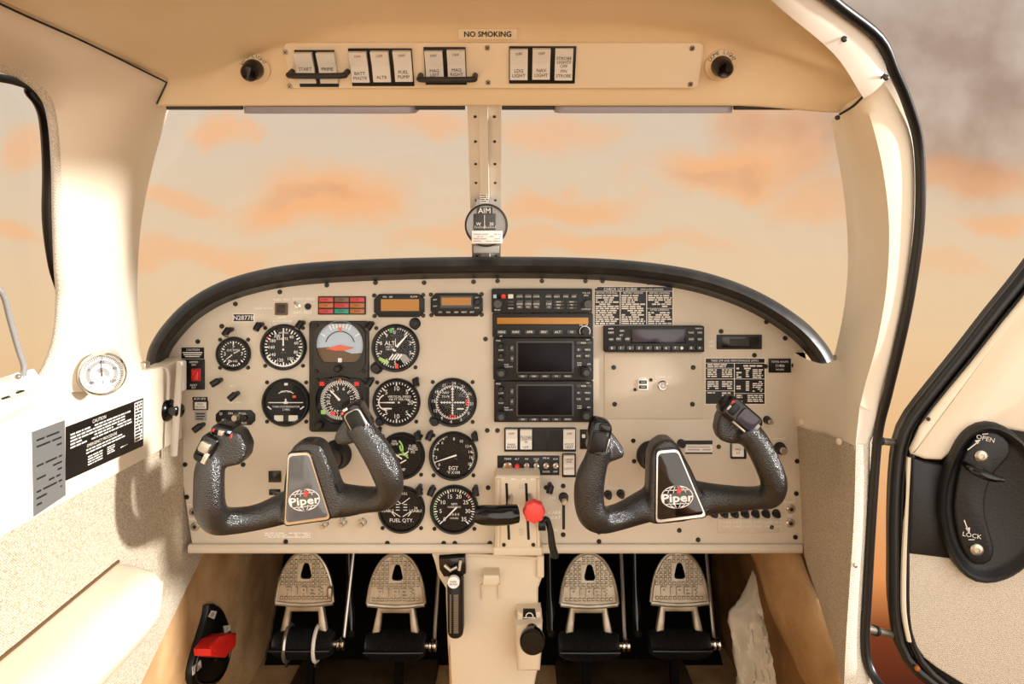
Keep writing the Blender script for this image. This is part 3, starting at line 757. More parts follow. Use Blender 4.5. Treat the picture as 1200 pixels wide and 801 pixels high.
gauge('tachometer', 'tachometer with a green arc and its needle resting at zero', 532, 598, 28.5, ticks=[(-135, 135, 35, 5, .84, .15, .1, .035)],
      nums=[(str(i*5), -135+i*270/7, .56) for i in range(8)], arcs=[(-118, 42, .86, .05, 'green'), (42, 50, .84, .14, 'red')], texts=[('RPM', 0, .22, .09), ('HUNDREDS', 0, .1, .07), ('0 0 0 0', .0, -.2, .1), ('HOURS', 0, -.36, .07)], needles=[(-135, .7, .07, 'white')], num_h=.16, hub=False)

# ------------------------------------------------------------------ attitude indicator and heading indicator in one dark cluster frame
t = PF.thing('attitude_cluster', 'dark square cluster frame holding attitude indicator above heading indicator', 'gauge cluster', 397, 440, .006)
c = t.rect(362, 376, 432, 506, .006); mb = MB(); mb.rrect(c[0], c[1], c[2], c[3], 0, -.006, .006, .0015); mb.build('backing_frame', 'cluster', t.o)
for k, (x0, y0, x1, y1) in enumerate(((368, 379, 428, 437), (369, 443, 430, 504))):
    c = t.rect(x0, y0, x1, y1, .01); w, h = c[2]/2, c[3]/2; b = .013
    oc = [(c[0]+x, c[1]+z) for x, z in ((-w+b, -h), (w-b, -h), (w, -h+b), (w, h-b), (w-b, h), (-w+b, h), (-w, h-b), (-w, -h+b))]
    n = 40; cx, cz = t.l(398, 404 if k == 0 else 469, .01); R = (27.5 if k == 0 else 28)*t.s
    inner = [(cx+math.cos(2*PI*i/n)*R, cz+math.sin(2*PI*i/n)*R) for i in range(n)]
    if k == 0: inner = [(x, max(z, cz-R*.74)) for x, z in inner]
    outer = []
    for i in range(n):
        a = 2*PI*i/n; dx, dz = math.cos(a), math.sin(a); best = 9
        for j in range(8):
            p, q = oc[j], oc[(j+1) % 8]; ex, ez = q[0]-p[0], q[1]-p[1]; den = dx*ez-dz*ex
            if abs(den) < 1e-9: continue
            s = ((p[0]-cx)*ez-(p[1]-cz)*ex)/den; uu = ((p[0]-cx)*dz-(p[1]-cz)*dx)/den
            if s > 0 and -1e-6 <= uu <= 1+1e-6: best = min(best, s)
        outer.append((cx+dx*best, cz+dz*best))
    mb = MB(); mb.holed(outer, inner, -.006, -.0115); mb.build('gauge_frame', 'cluster' if k == 0 else 'bezel', t.o)
    for sx in (-1, 1):
        for sz in (-1, 1): rep(SCR, 'screw', t.o, (c[0]+sx*w*.93, -.006, c[1]+sz*h*.93), scale=(.8,)*3)
    if k == 0:
        mb = MB(); mb.prism(circ(cx, cz, R*1.02, 36), -.005, -.0064); mb.build('horizon_disc', 'sky_blue', t.o)
        mb = MB()
        lo = [(cx+R*1.0*math.cos(a), cz+R*1.0*math.sin(a)) for a in [math.radians(d) for d in range(188, 342, 8)]]
        lo += [(cx+R*.5, cz-R*.38), (cx, cz-R*.2), (cx-R*.5, cz-R*.1)]
        mb.prism(lo, -.006, -.0068); mb.build('ground_disc', 'earth', t.o)
        mb = MB(); mb.arc(cx, cz, R*.82, R*.3, -80, 95, -.0069); mb.build('bank_ring', 'sky_blue', t.o)
        mb = MB()
        for a in (-60, -30, -20, -10, 0, 10, 20, 30, 60): p = pol(R*.95, a); q = pol(R*.72, a); mb.bar(cx+p[0], cz+p[1], cx+q[0], cz+q[1], R*.05, -.0071)
        mb.rrect(cx, cz-R*.66, R*.16, R*.2, -.007, -.0085, .001); mb.build('bank_marks', 'white', t.o)
        mb = MB(); mb.arc(cx, cz-R*.05, R*.62, R*.04, -75, 75, -.0072); mb.build('sphere_edge', 'ink', t.o)
        mb = MB(); mb.prism([(cx-R*.62, cz-R*.16), (cx-R*.2, cz-R*.24), (cx+R*.2, cz-R*.24), (cx+R*.62, cz-R*.12), (cx+R*.2, cz-R*.06), (cx, cz), (cx-R*.2, cz-R*.06)], -.0075, -.009); mb.build('aeroplane_symbol', 'orange', t.o)
        mb = MB(); mb.add([(cx-R*.1, -.0075, cz+R*.74), (cx+R*.1, -.0075, cz+R*.74), (cx, -.0075, cz+R*.5)], [(0, 1, 2)]); mb.build('bank_pointer', 'orange', t.o)
        q = t.l(397, 431, .012); mb = MB(); mb.lathe([(.005, .011), (.006, .014), (.006, .022), (.004, .024)], (q[0], 0, q[1]), seg=14); mb.build('knob', 'black_soft', t.o)
    else:
        mb = MB(); mb.prism(circ(cx, cz, R*1.02, 36), -.005, -.0064); mb.build('compass_card', 'dial', t.o)
        mb = MB()
        for i in range(72): p = pol(R*.82, i*5); q = pol(R*(.68 if i % 2 else .62), i*5); mb.bar(cx+p[0], cz+p[1], cx+q[0], cz+q[1], R*.03, -.0068)
        for i, s in enumerate(('N', '3', '6', 'E', '12', '15', 'S', '21', '24', 'W', '30', '33')):
            p = pol(R*.5, i*30-42); mb.text(s, cx+p[0], cz+p[1], R*.15, -.0068, rot=-math.radians(i*30-42))
        p = pol(R*.6, -43); mb.bar(cx, cz, cx+p[0], cz+p[1], R*.1, -.009, R*.03); mb.build('markings', 'white', t.o)
        for (dx, dz, m) in ((-.72, .7, 'red'), (.72, .7, 'red'), (-.7, -.5, 'pale_green'), (-.3, -.55, 'red_soft')):
            mb = MB(); mb.rrect(cx+R*dx, cz+R*dz, R*.2, R*.17, -.006, -.0125 if abs(dz) > .6 else -.0075, .001); mb.build('flag', m, t.o)
        mb = MB(); mb.bar(cx, cz+R*.78, cx, cz+R*.96, R*.08, -.0072); mb.build('lubber_line', 'orange', t.o)
        q = t.l(375, 497, .012); mb = MB(); mb.lathe([(.006, .010), (.007, .014), (.007, .024), (.005, .026)], (q[0], 0, q[1]), seg=14); mb.build('knob', 'black_soft', t.o)
    mb = MB(); mb.prism(circ(cx, cz, R*.99, 32), -.0100, -.0104); mb.build('cover_glass', 'cover', t.o)

# ------------------------------------------------------------------ post lights: black hooded stalks beside the gauges
pm = MB(); pm.lathe([(.004, 0), (.004, .006), (.0048, .008), (.005, .018), (.0035, .0215), (.002, .022)], seg=14); 
hm = MB(); hm.add([(-.005, -.0246, -.007), (.005, -.0246, -.007), (.006, -.0235, .003), (-.006, -.0235, .003)], [(0, 1, 2, 3)])
PL0 = []
def post_light(px, py, where, ang=0):
    t = PF.thing('post_light', 'hooded black post light '+where, 'light', px, py, .018, 'post lights on the instrument panel')
    if not PL0:
        PL0.append(pm.build('stalk', 'black_soft', t.o).data)
        q = MB(); q.lathe([(.0052, -.004), (.0058, -.002), (.0058, .009), (.0045, .0105)], (0, -.019, 0), (0, -.5, -1), seg=14); PL0.append(q.build('hood', 'black_soft', t.o).data); q = MB(); q.lathe([(.0042, .0095), (.0042, .0108)], (0, -.019, 0), (0, -.5, -1), seg=12); PL0.append(q.build('lens', 'steel', t.o.children[-1]).data)
        [c for c in t.o.children if c.name.startswith('hood')][0].rotation_euler = (0, ang, 0)
    else:
        rep(PL0[0], 'stalk', t.o); rep(PL0[2], 'lens', rep(PL0[1], 'hood', t.o, rot=(0, ang, 0)))
for a in ((267, 387, 'above the small suction gauge', .5), (303, 381, 'between the registration plate and airspeed indicator', .4), (352, 379, 'between airspeed indicator and dark cluster', .5), (434, 380, 'between dark cluster and altimeter', .5),
          (434, 446, 'between altimeter and vertical speed indicator', .5), (487, 446, 'above the right shoulder of the vertical speed indicator', -.3), (489, 509, 'above the fuel pressure gauge', -.3), (504, 509, 'at the upper left of the EGT gauge', .4),
          (556, 510, 'at the upper right of the EGT gauge', -.2), (491, 573, 'between the fuel quantity gauge and EGT gauge', -.3), (506, 574, 'at the upper left of the tachometer', .4), (557, 574, 'at the upper right of the tachometer', -.2),
          (443, 505, 'below the vertical speed indicator', .2), (254, 447, 'below the small suction gauge', 1.0), (274, 463, 'above the slotted intercom plate', .8), (233, 500, 'below the small white AUX plate', .9), (645, 571, 'beside the throttle quadrant', .3)):
    post_light(*a)

# ================================================================== RADIOS
KEYM = {}
def key(t, px, py, w, h, d, m='radio_key', name='button', r=.0012, hh=.0025):
    k = (round(w, 1), round(h, 1), m, hh)
    q = t.l(px, py, d)
    if k not in KEYM:
        mb = MB(); mb.rrect(0, 0, w*t.s, h*t.s, 0, -hh, r, .0005, n=2); o = mb.build(name, m, t.o); KEYM[k] = o.data; o.location = (q[0], -d, q[1]); return o
    return rep(KEYM[k], name, t.o, (q[0], -d, q[1]))
KNM = {}
def knob(t, px, py, r, d, m='black_soft', cap=None, hgt=.012, name='knob'):
    k = (r, m, hgt); q = t.l(px, py, d+hgt*.7); R = r*t.s
    if k not in KNM:
        mb = MB(); n = 24; prof = [(R*1.05, 0), (R*1.05, .002), (R*.9, .003), (R*.88, hgt*.8), (R*.8, hgt)]
        mb.lathe(prof, seg=n); o = mb.build(name, m, t.o); KNM[k] = o.data; o.location = (q[0], -d, q[1])
    else: o = rep(KNM[k], name, t.o, (q[0], -d, q[1]))
    if cap:
        mb = MB(); mb.lathe([(R*.6, hgt), (R*.6, hgt*1.5), (R*.5, hgt*1.6)], seg=16); c = mb.build('inner_knob', cap, o)
    return o
def slab(t, x0, y0, x1, y1, d0, d1, m, name, r=.002, ch=.001):
    c = t.rect(x0, y0, x1, y1, d1); mb = MB(); mb.rrect(c[0], c[1], c[2], c[3], -d0, -d1, r, ch); return mb.build(name, m, t.o)
def lettering(t, items, d, m='white', name='lettering'):
    mb = MB()
    for (s, px, py, h, *al) in items: q = t.l(px, py, d); mb.text(s, q[0], q[1], h*t.s, -d, *(al or ['c']))
    return mb.build(name, m, t.o)
def dashes(t, rects, d, m='white', name='small_print'):
    mb = MB()
    for (x0, y0, x1, y1) in rects: c = t.rect(x0, y0, x1, y1, d); mb.rect(c[0]-c[2]/2, c[0]+c[2]/2, c[1]-c[3]/2, c[1]+c[3]/2, -d)
    return mb.build(name, m, t.o)

# audio panel
t = PF.thing('audio_selector', 'black audio selector panel with two rows of grey keys, topmost of the radio stack', 'radio', 635, 353, .012, 'centre radio stack')
slab(t, 576, 338.5, 694, 366, 0, .012, 'radio', 'case'); d = .012
for px in (600, ): key(t, 598.5, 347, 6, 5, d, 'off_white')
for px in (609, 619, 628.5, 643, 652.5, 663, 672.5): key(t, px, 346.5, 7, 5, d)
for px in (609, 619, 628.5, 643): key(t, px, 356.5, 7.5, 10.5, d)
for px in (598.5,): [key(t, px, y, 7, 2.5, d) for y in (353.5, 357, 361)]
for px in (654.5, 670): [key(t, px, y, 12, 2.6, d) for y in (353.5, 357, 360.6)]
key(t, 580, 347, 4, 4.5, d, 'sky_blue', 'marker_lamp'); key(t, 585, 347, 4, 4.5, d, 'screen', 'marker_lamp'); key(t, 590, 347, 5, 5, d, 'red', 'marker_lamp')
knob(t, 583.5, 356, 5.5, d, 'radio_key'); knob(t, 689, 356, 5.5, d, 'radio_key')
lettering(t, [(s, px, 347.4, 1.8) for s, px in (('COM1', 609), ('COM2', 619), ('COM3', 628.5), ('NAV1', 643), ('NAV2', 652.5), ('DME', 663), ('ADF', 672.5))]+[('COM1', 609, 356, 1.8), ('COM2', 619, 356, 1.8), ('COM3', 628.5, 356, 1.8), ('COM', 643, 356, 1.8), ('MIC', 609, 359.5, 1.8), ('MIC', 619, 359.5, 1.8), ('MIC', 628.5, 359.5, 1.8), ('1/2', 643, 359.5, 1.8),
     ('PILOT', 583, 363, 1.8), ('COPILOT', 687, 362, 1.8), ('VOL SQ', 687, 343, 1.8), ('SPKR', 687, 346, 1.8), ('SPKR', 670, 353.5, 1.6), ('PA', 670, 357, 1.6), ('ICS', 670, 360.6, 1.6), ('SENS', 654.5, 353.5, 1.6), ('MKR', 654.5, 357, 1.6), ('TEL', 654.5, 360.6, 1.6), ('MUTE', 598.5, 361, 1.5)], d+.0029)
# autopilot with a long amber display
t = PF.thing('autopilot_controller', 'black autopilot unit with one long amber display strip', 'radio', 636, 381, .012, 'centre radio stack')
slab(t, 577, 367, 695, 395, 0, .012, 'radio', 'case'); slab(t, 581.5, 371, 690, 380.5, .012, .0126, 'black_gloss', 'display_frame', .001, .0003); slab(t, 582.5, 372, 689.5, 379.5, .0126, .0131, 'amber', 'display', .0005, .0002)
d = .012
for i, s in enumerate(('HDG', 'NAV', 'APR', 'REV', 'ALT', 'VS')): key(t, 588+i*16.4, 388.8, 11, 5, d)
lettering(t, [(s, 588+i*16.4, 388.8, 2.6) for i, s in enumerate(('HDG', 'NAV', 'APR', 'REV', 'ALT', 'VS'))]+[('A/P', 587, 393.6, 1.6), ('DN   UP', 684, 380.6, 1.8)], d+.0029)
knob(t, 685.5, 388, 4.6, d, 'black_soft')
q = t.l(685.5, 388, .0125); mb = MB(); mb.arc(q[0], q[1], 6*t.s, .0012, -120, 120, -.0125); mb.build('dial_ring', 'white', t.o)
# two GPS navigators
for k, (y0, y1, x0, nm) in enumerate(((396, 445, 578, 'upper black GPS navigator with a dark screen, below the amber autopilot'), (446.5, 494.5, 579, 'lower black GPS navigator with a dark screen, lowest of the radio stack'))):
    t = PF.thing('gps_navigator', nm, 'radio', 637, (y0+y1)/2, .012, 'GPS navigators in the radio stack'); d = .012
    slab(t, x0, y0, 695.5, y1, 0, d, 'radio', 'case')
    b = y0-396
    slab(t, 605, 399.5+b, 672.5, 437+b, d, d+.0008, 'radio_key', 'screen_frame', .002, .0004); slab(t, 607, 401.5+b, 670.5, 435.5+b, d+.0008, d+.0012, 'screen', 'screen', .001, .0002)
    for i in range(5): key(t, 612.5+i*13.2, 440.6+b, 11, 3.4, d)
    for (x, y) in ((678, 401.5), (684, 401.5), (690, 401.5), (678, 409.5), (688.5, 409.5), (678, 416.8), (688.5, 416.8)): key(t, x, y+b, 6 if x != 684 else 4, 4, d)
    key(t, 600, 408+b, 4.6, 7.5, d); key(t, 600, 420+b, 4.6, 7.5, d)
    for y in (405, 416.5): knob(t, 587, y+b, 2.8, d, 'black_soft', hgt=.008)
    knob(t, 587.5, 436.5+b, 6.3, d, 'black_soft', 'radio_key'); knob(t, 686.5, 435.5+b, 6.6, d, 'black_soft', 'radio_key')
    slab(t, 596.5-3, 405+b, 594.8, 424+b, d, d+.0004, 'black', 'card_slot', 0, 0)
    lettering(t, [(s, 612.5+i*13.2, 440.6+b, 1.8) for i, s in enumerate(('CDI', 'OBS', 'MSG', 'FPL', 'PROC'))]+[('RNG', 684, 401.5+b, 1.9), ('D', 678, 409.5+b, 2), ('MENU', 688.5, 409.5+b, 1.7), ('CLR', 678, 416.8+b, 1.8), ('ENT', 688.5, 416.8+b, 1.8), ('C', 600, 408+b, 2.2), ('V', 600, 420+b, 2.2)], d+.0029)
    lettering(t, [('COM', 587, 410+b, 1.7), ('VLOC', 587, 421.5+b, 1.6), ('PUSH', 593.5, 427+b, 1.5), ('PUSH C/V', 596, 429.5+b, 1.5), ('PUSH', 679, 425+b, 1.5), ('CRSR', 679, 427.4+b, 1.5), ('GPS', 690, 426.5+b, 1.7), ('PWR', 584, 399+b, 1.7), ('NAV', 689, 397.8+b, 1.4)], d+.0005)
# transponder with numbered keys
t = PF.thing('transponder', 'black transponder with numbered keys and a grey display, below the checklist placard', 'radio', 767, 397, .014); d = .014
slab(t, 708, 382, 825.5, 412.5, 0, d, 'radio', 'case'); slab(t, 739, 385, 804, 402, d, d+.0008, 'black_gloss', 'display_frame', .001, .0003); slab(t, 741, 386.5, 802, 400.5, d+.0008, d+.0013, 'screen_grey', 'display', .001, .0002)
for i in range(8): key(t, 717+i*10.6, 407.5, 8, 4.6, d)
for x in (810, 820): key(t, x, 407.5, 7, 4.6, d)
for (x, y, h) in ((716, 389.5, 4), (716, 397.5, 4), (728.5, 387.5, 3), (724.5, 397, 5), (735, 397, 5), (810, 389.5, 4), (820, 389.5, 4), (810, 397.3, 5), (820, 397.3, 4)): key(t, x, y, 6.4, h, d)
knob(t, 799, 407.6, 1.8, d, 'off_white', hgt=.003, name='photocell')
lettering(t, [(str(i), 717+i*10.6, 407.5, 2.8) for i in range(8)]+[('8', 810, 407.5, 2.6), ('9', 820, 407.5, 2.6), ('IDENT', 716, 389.5, 1.6), ('VFR', 716, 397.5, 1.7), ('ON', 728.5, 387.5, 1.8), ('STBY', 724.5, 397, 1.5), ('OFF', 735, 397, 1.8), ('FUNC', 810, 389.5, 1.6), ('CRSR', 820, 389.5, 1.6), ('START', 810, 397.3, 1.5), ('CLR', 820, 397.3, 1.7), ], d+.0029)
lettering(t, [('ALT', 728, 392.5, 1.6), ('MODE S', 819, 384.6, 1.5), ('XPDR', 716, 385, 1.6)], d+.0005)
# two amber readouts
def octo(t, x0, y0, x1, y1, d, m, name, b):
    c = t.rect(x0, y0, x1, y1, d); w, h = c[2]/2, c[3]/2; b = b*t.s; mb = MB()
    mb.prism([(c[0]+x, c[1]+z) for x, z in ((-w+b, -h), (w-b, -h), (w, -h+b), (w, h-b), (w-b, h), (-w+b, h), (-w, h-b), (-w, -h+b))], 0, -d, .001); return mb.build(name, m, t.o)
t = PF.thing('fuel_flow_display', 'dark grey eight-sided amber display beside the red warning lamps', 'display', 467, 357, .008)
octo(t, 438, 344.5, 497, 371.5, .008, 'radio', 'bezel', 6); slab(t, 446, 350, 491.5, 364.5, .008, .0086, 'black_gloss', 'display_frame', .0005, 0); slab(t, 446.5, 350.5, 491, 364, .0086, .009, 'amber', 'display', .0005, 0)
lettering(t, [('GAL', 451, 347.6, 1.8), ('LBS', 458, 347.6, 1.8), ('FLOW', 485, 347.4, 2)], .0086)
for p in ((438.5, 346), (496, 345.5), (439, 370), (496, 369.5)): q = t.l(*p); rep(SCR, 'screw', t.o, (q[0], 0, q[1]), scale=(.9,)*3)
t = PF.thing('loran_display', 'dark grey eight-sided amber display with a knob and five keys', 'display', 535, 357, .008)
octo(t, 504.5, 343.5, 565.5, 370.5, .008, 'radio', 'bezel', 6); slab(t, 516, 346.5, 553.5, 360.5, .008, .0086, 'black_gloss', 'display_frame', .0005, 0); slab(t, 517.5, 348.5, 552, 357.5, .0086, .009, 'amber', 'display', .0005, 0)
for i in range(5): key(t, 516+i*9.3, 365.5, 5.5, 2.2, .008, 'radio_key')
for y in (351, 358.5): key(t, 510, y, 5, 2.4, .008, 'radio_key')
knob(t, 559.5, 353.5, 3.6, .008, 'black_soft', hgt=.008)
lettering(t, [(s, 516+i*9.3, 365.5, 1.8) for i, s in enumerate(('LO', 'ALR', 'CRS', 'NEXT', 'ENT'))]+[('WPT', 510, 351, 1.5), ('NAV', 510, 358.5, 1.5)], .0109)
lettering(t, [('DIM', 559, 348.6, 1.6), ('PUSH', 559, 360.5, 1.5)], .0086)
for p in ((505, 345), (564.5, 344.5), (505.5, 369), (564.5, 368.5)): q = t.l(*p); rep(SCR, 'screw', t.o, (q[0], 0, q[1]), scale=(.9,)*3)
# annunciator block
t = PF.thing('annunciator_panel', 'block of nine red, amber and teal warning lamps', 'warning lamps', 400, 357.5, .005)
slab(t, 372.5, 347, 428.5, 368.5, 0, .003, 'black', 'frame', .0005, .0003)
for r, row in enumerate((('red_lens', 'brown_lens', 'red_lens'), ('amber_lens', 'red_lens', 'amber_lens'), ('red_lens', 'teal_lens', 'amber_lens'))):
    for c_, m in enumerate(row): slab(t, 373.6+c_*18.3, 348.2+r*6.8, 390.2+c_*18.3, 353.6+r*6.8, .003, .0045, m, 'lamp_lens', .0005, .0003)
lettering(t, [(s, 382+c_*18.3, 351+r*6.8, 1.7) for r, row in enumerate((('VAC', 'GEAR', 'OIL'), ('ALT', 'STALL', 'PITOT'), ('FIRE', 'PUMP', 'DOOR'))) for c_, s in enumerate(row)], .0047, 'ink')
# registration plate
t = PF.thing('registration_plate', 'small engraved registration plate reading N2877B', 'plate', 285.5, 372, .001)
slab(t, 272.5, 366.8, 298.5, 377.2, 0, .0008, 'off_white', 'border', .0005, 0); slab(t, 273.5, 368, 297, 376.2, .0008, .0011, 'cluster', 'field', .0005, 0); lettering(t, [('N2877B', 285.3, 372.1, 5)], .0014)
# square indicator and toggle pair near it
t = PF.thing('square_indicator', 'square brown push indicator above the airspeed indicator', 'indicator', 329, 362, .005)
slab(t, 322, 355, 336.5, 369, 0, .004, 'earth', 'frame', .001, .0005); slab(t, 324.5, 357, 334, 366.5, .004, .0052, 'cluster', 'lens', .001, .0003)
TOG = []
def toggle(F, px, py, label, group, lean=.4, r=3.6, parent=None):
    t = F.thing('toggle_switch', label, 'switch', px, py, .006, group); R = r*t.s
    mb = MB(); mb.lathe([(R, 0), (R, .0015), (R*.8, .002), (R*.55, .002), (R*.55, .005)], seg=6); mb.build('hex_nut', 'chrome', t.o)
    mb = MB(); e = Vector((0, -.017, .017*lean)); mb.tube([(0, -.003, 0), e*.5, e], [R*.28, R*.36, R*.5], 10); mb.build('lever', 'chrome', t.o)
    return t
toggle(PF, 348, 358.5, 'chrome toggle switch between NIGHT lettering and DAY lettering beside the warning lamps', None)
t = PF.thing('test_button', 'small dark press-to-test button beside the warning lamps', 'button', 360.5, 359, .004); knob(t, 360.5, 359, 3.6, 0, 'screw', 'black', .004)
t = PF.thing('test_button', 'round black button above the right shoulder of the altimeter', 'button', 486, 379, .006); knob(t, 486, 379, 6.4, 0, 'black', 'black_soft', .006)

# ------------------------------------------------------------------ left edge: caution plate, red switch, aux plate, intercom
t = PF.thing('caution_placard', 'small black caution placard above the red emergency switch', 'placard', 226, 413.5, .001)
slab(t, 212.5, 407, 239, 420, 0, .001, 'placard', 'plate', .0005, 0); lettering(t, [('CAUTION', 226, 409.6, 2.4)], .0013)
dashes(t, [(214, 412.4, 237, 413.5), (215, 414.8, 236, 415.9), (217, 417, 234, 418)], .0013)
t = PF.thing('emergency_switch', 'black switch plate with a red rocker at the left end of the panel', 'switch', 226.5, 438.5, .004)
slab(t, 214, 421, 239, 456.5, 0, .004, 'black', 'plate', .001, .0005)
mb = MB(); c = t.rect(223, 432, 234, 447, .01); mb.rrect(c[0], c[1], c[2], c[3], -.004, -.007, .001, .001); mb.M = Matrix.Identity(4); mb.build('rocker_frame', 'red_lens', t.o)
mb = MB(); mb.rrect(c[0], c[1], c[2]*.8, c[3]*.86, -.007, -.0115, .001, .0015); mb.build('rocker', 'red', t.o)
lettering(t, [('ARMED', 227, 424, 2.2), ('ON', 227, 427.2, 2.2), ('RESET', 227, 451, 2.2), ('ELT', 227, 454, 2.2)], .0043)
for p in ((216, 424), (236.5, 424), (216, 453), (236.5, 453)): q = t.l(*p); rep(SCR, 'screw', t.o, (q[0], -.004, q[1]), scale=(.5,)*3)
t = PF.thing('aux_plate', 'small white press plate lettered AUX with a dark tag under it', 'plate', 234, 478, .002)
slab(t, 225.5, 465, 243, 469, 0, .001, 'placard', 'tag', .0003, 0); slab(t, 226, 469.5, 243, 480.5, 0, .004, 'cluster', 'frame', .0005, .0003); slab(t, 228, 471, 241.5, 479, .004, .005, 'off_white', 'press_plate', .0005, .0003); slab(t, 228, 482, 242, 492.5, 0, .001, 'placard_grey', 'tag', .0003, 0)
lettering(t, [('AUX SPD', 234.2, 467, 2.4)], .0013); lettering(t, [('PRESS', 234.7, 473.4, 2), ('RELEASE', 234.7, 476.6, 2)], .0053, 'ink'); dashes(t, [(229.5, 484, 240, 485.4), (230, 487, 240, 488.4), (230, 490, 238, 491.2)], .0013, 'ink')
t = PF.thing('intercom_plate', 'black plate with clipped ends and small chrome knob beside the left yoke grip', 'intercom', 275.5, 489, .004)
octo(t, 252.5, 480.5, 298.5, 498, .003, 'black', 'plate', 5); knob(t, 275, 489.5, 4, .003, 'steel', None, .01); knob(t, 286.5, 489, 3, .003, 'screw', None, .004, 'jack'); knob(t, 262, 492, 2, .003, 'steel', None, .006, 'jack'); 
lettering(t, [('D', 259, 484.5, 3), ('ON', 270, 484, 2.4), ('M', 281, 484, 2.4), ('SQL', 286, 484.4, 2.2), ('VOL', 265, 495, 2), ('AUX', 286, 495.4, 2.2)], .0034)
# headset jacks
def jack(px, py, label):
    t = PF.thing('headset_jack', label, 'jack', px, py, .004, 'headset jacks'); mb = MB(); R = 5.2*t.s
    mb.lathe([(R, 0), (R, .003), (R*.75, .005), (R*.42, .005), (R*.40, .0015)], seg=20); mb.build('nut', 'chrome', t.o); mb = MB(); mb.prism(circ(0, 0, R*.42, 14), 0, -.0018); mb.build('socket', 'black', t.o)
jack(226.5, 600, 'upper chrome headset jack at the lower left end of the panel'); jack(228, 617, 'lower chrome headset jack at the lower left end of the panel')
jack(927.5, 596.5, 'upper chrome headset jack lettered PHONE at the right end of the panel'); jack(927, 613, 'lower chrome headset jack lettered MIC at the right end of the panel')
# small black squares and knobs showing around the left yoke
t = PF.thing('key_switch', 'small black square cover on the panel left of the yoke hub', 'cover', 321.5, 558, .003); slab(t, 314.5, 552, 329, 565, 0, .003, 'black_gloss', 'plate', .0005, .0005)
t = PF.thing('key_switch', 'smaller black square cover below another one left of the yoke hub', 'cover', 321.5, 577, .003); slab(t, 315, 573.5, 328, 580, 0, .003, 'black_gloss', 'plate', .0005, .0005)
for (px, py, lb) in ((379, 615, 'chrome tipped knob below the left yoke hub'), (401, 613, 'left one of two chrome tipped knobs below the left yoke grip'), (424, 613, 'right one of two chrome tipped knobs below the left yoke grip')):
    knob(ip, px, py, 4.6, 0, 'chrome', 'steel', .012, 'control_knob')

# ------------------------------------------------------------------ placards on the right half
t = PF.thing('checklist_placard', 'large black CHECK LIST GUIDE placard of white print above the transponder', 'placard', 742.5, 358, .001)
slab(t, 696, 335, 789, 381.5, 0, .0008, 'off_white', 'border', .0005, 0); slab(t, 697, 336, 788, 380.5, .0008, .0011, 'placard', 'field', .0005, 0)
lettering(t, [('CHECK LIST GUIDE', 727, 338.6, 3.1), ('SHOULDER HARNESS', 764, 338.8, 1.9), ('BEFORE STARTING', 711, 343.2, 2), ('BEFORE TAKEOFF', 742, 343.2, 2), ('BEFORE LANDING', 773, 343.2, 2), ('AFTER LANDING', 773, 363, 2)], .0014)
mb = MB()
for (x0, y0, x1, y1, n, sd) in ((698, 345, 725, 380, 14, 1), (728.5, 345, 756, 380, 14, 2), (759.5, 345, 787, 360, 6, 3), (759.5, 365, 787, 380, 6, 4)):
    c = t.rect(x0, y0, x1, y1, .0014); mb.scribble(c[0]-c[2]/2, c[0]+c[2]/2, c[1]-c[3]/2, c[1]+c[3]/2, n, -.0014, sd, .9, .62, .3)
mb.build('small_print', 'off_white', t.o); dashes(t, [(697, 340.8, 788, 341.3), (726.4, 341, 727.2, 380), (757.4, 341, 758.2, 380), (758, 361, 788, 361.4)], .0014, name='rule_lines')
t = PF.thing('performance_placard', 'black table placard of small white figures behind the right yoke grip', 'placard', 861.5, 446, .001)
slab(t, 826, 419, 897, 474, 0, .0008, 'off_white', 'border', .0005, 0); slab(t, 827, 420, 896, 473, .0008, .0011, 'placard', 'field', .0005, 0)
lettering(t, [('TAKE OFF AND PERFORMANCE LIMITS', 861, 422.4, 2.2)], .0014)
dashes(t, [(827, 425, 896, 425.5), (860.2, 425, 861, 473), (827, 431, 860, 431.4), (827, 443.5, 896, 444), (827, 457.5, 860, 458), (861, 460.5, 896, 461)], .0014, name='rule_lines')
mb = MB()
for (x0, y0, x1, y1, n, sd, fl_) in ((829, 426, 858, 430.5, 2, 5, .9), (829, 432, 840, 442, 4, 6, .8), (846, 432, 858, 442, 4, 7, .9), (829, 446, 842, 456, 4, 8, .6), (846, 446, 858, 456, 4, 9, .9), (829, 459, 838, 461, 1, 5, 1), (846, 459, 858, 470, 4, 10, .9), (863, 427, 894, 433, 2, 11, .7), (863, 435, 869, 443, 3, 12, .7), (874, 433, 878, 442, 4, 13, 1), (882, 432, 894, 443, 5, 14, .95), (863, 446, 868, 459, 5, 15, .5), (874, 446, 878, 458, 5, 16, 1), (882, 446, 894, 459, 6, 17, .95), (863, 462, 870, 471, 4, 18, .6), (876, 462, 894, 471, 4, 19, .95)):
    c = t.rect(x0, y0, x1, y1, .0014); mb.scribble(c[0]-c[2]/2, c[0]+c[2]/2, c[1]-c[3]/2, c[1]+c[3]/2, n, -.0014, sd, fl_, .6, .25)
mb.build('small_print', 'off_white', t.o)
t = PF.thing('hour_meter', 'small black hour meter at the right end of the panel', 'meter', 914.5, 428, .002); slab(t, 901, 420, 927, 436.5, 0, .002, 'placard', 'plate', .0005, .0003)
lettering(t, [('TOTAL HOURS', 914, 423.6, 2), ('11406', 914, 428.2, 3), ('HOURS', 914, 432.8, 2)], .0024)
t = PF.thing('slot_display', 'black recessed slot display right of the transponder', 'display', 866.5, 400.5, .004); slab(t, 840, 392, 893, 409, 0, .002, 'black_soft', 'bezel', .001, .0005)
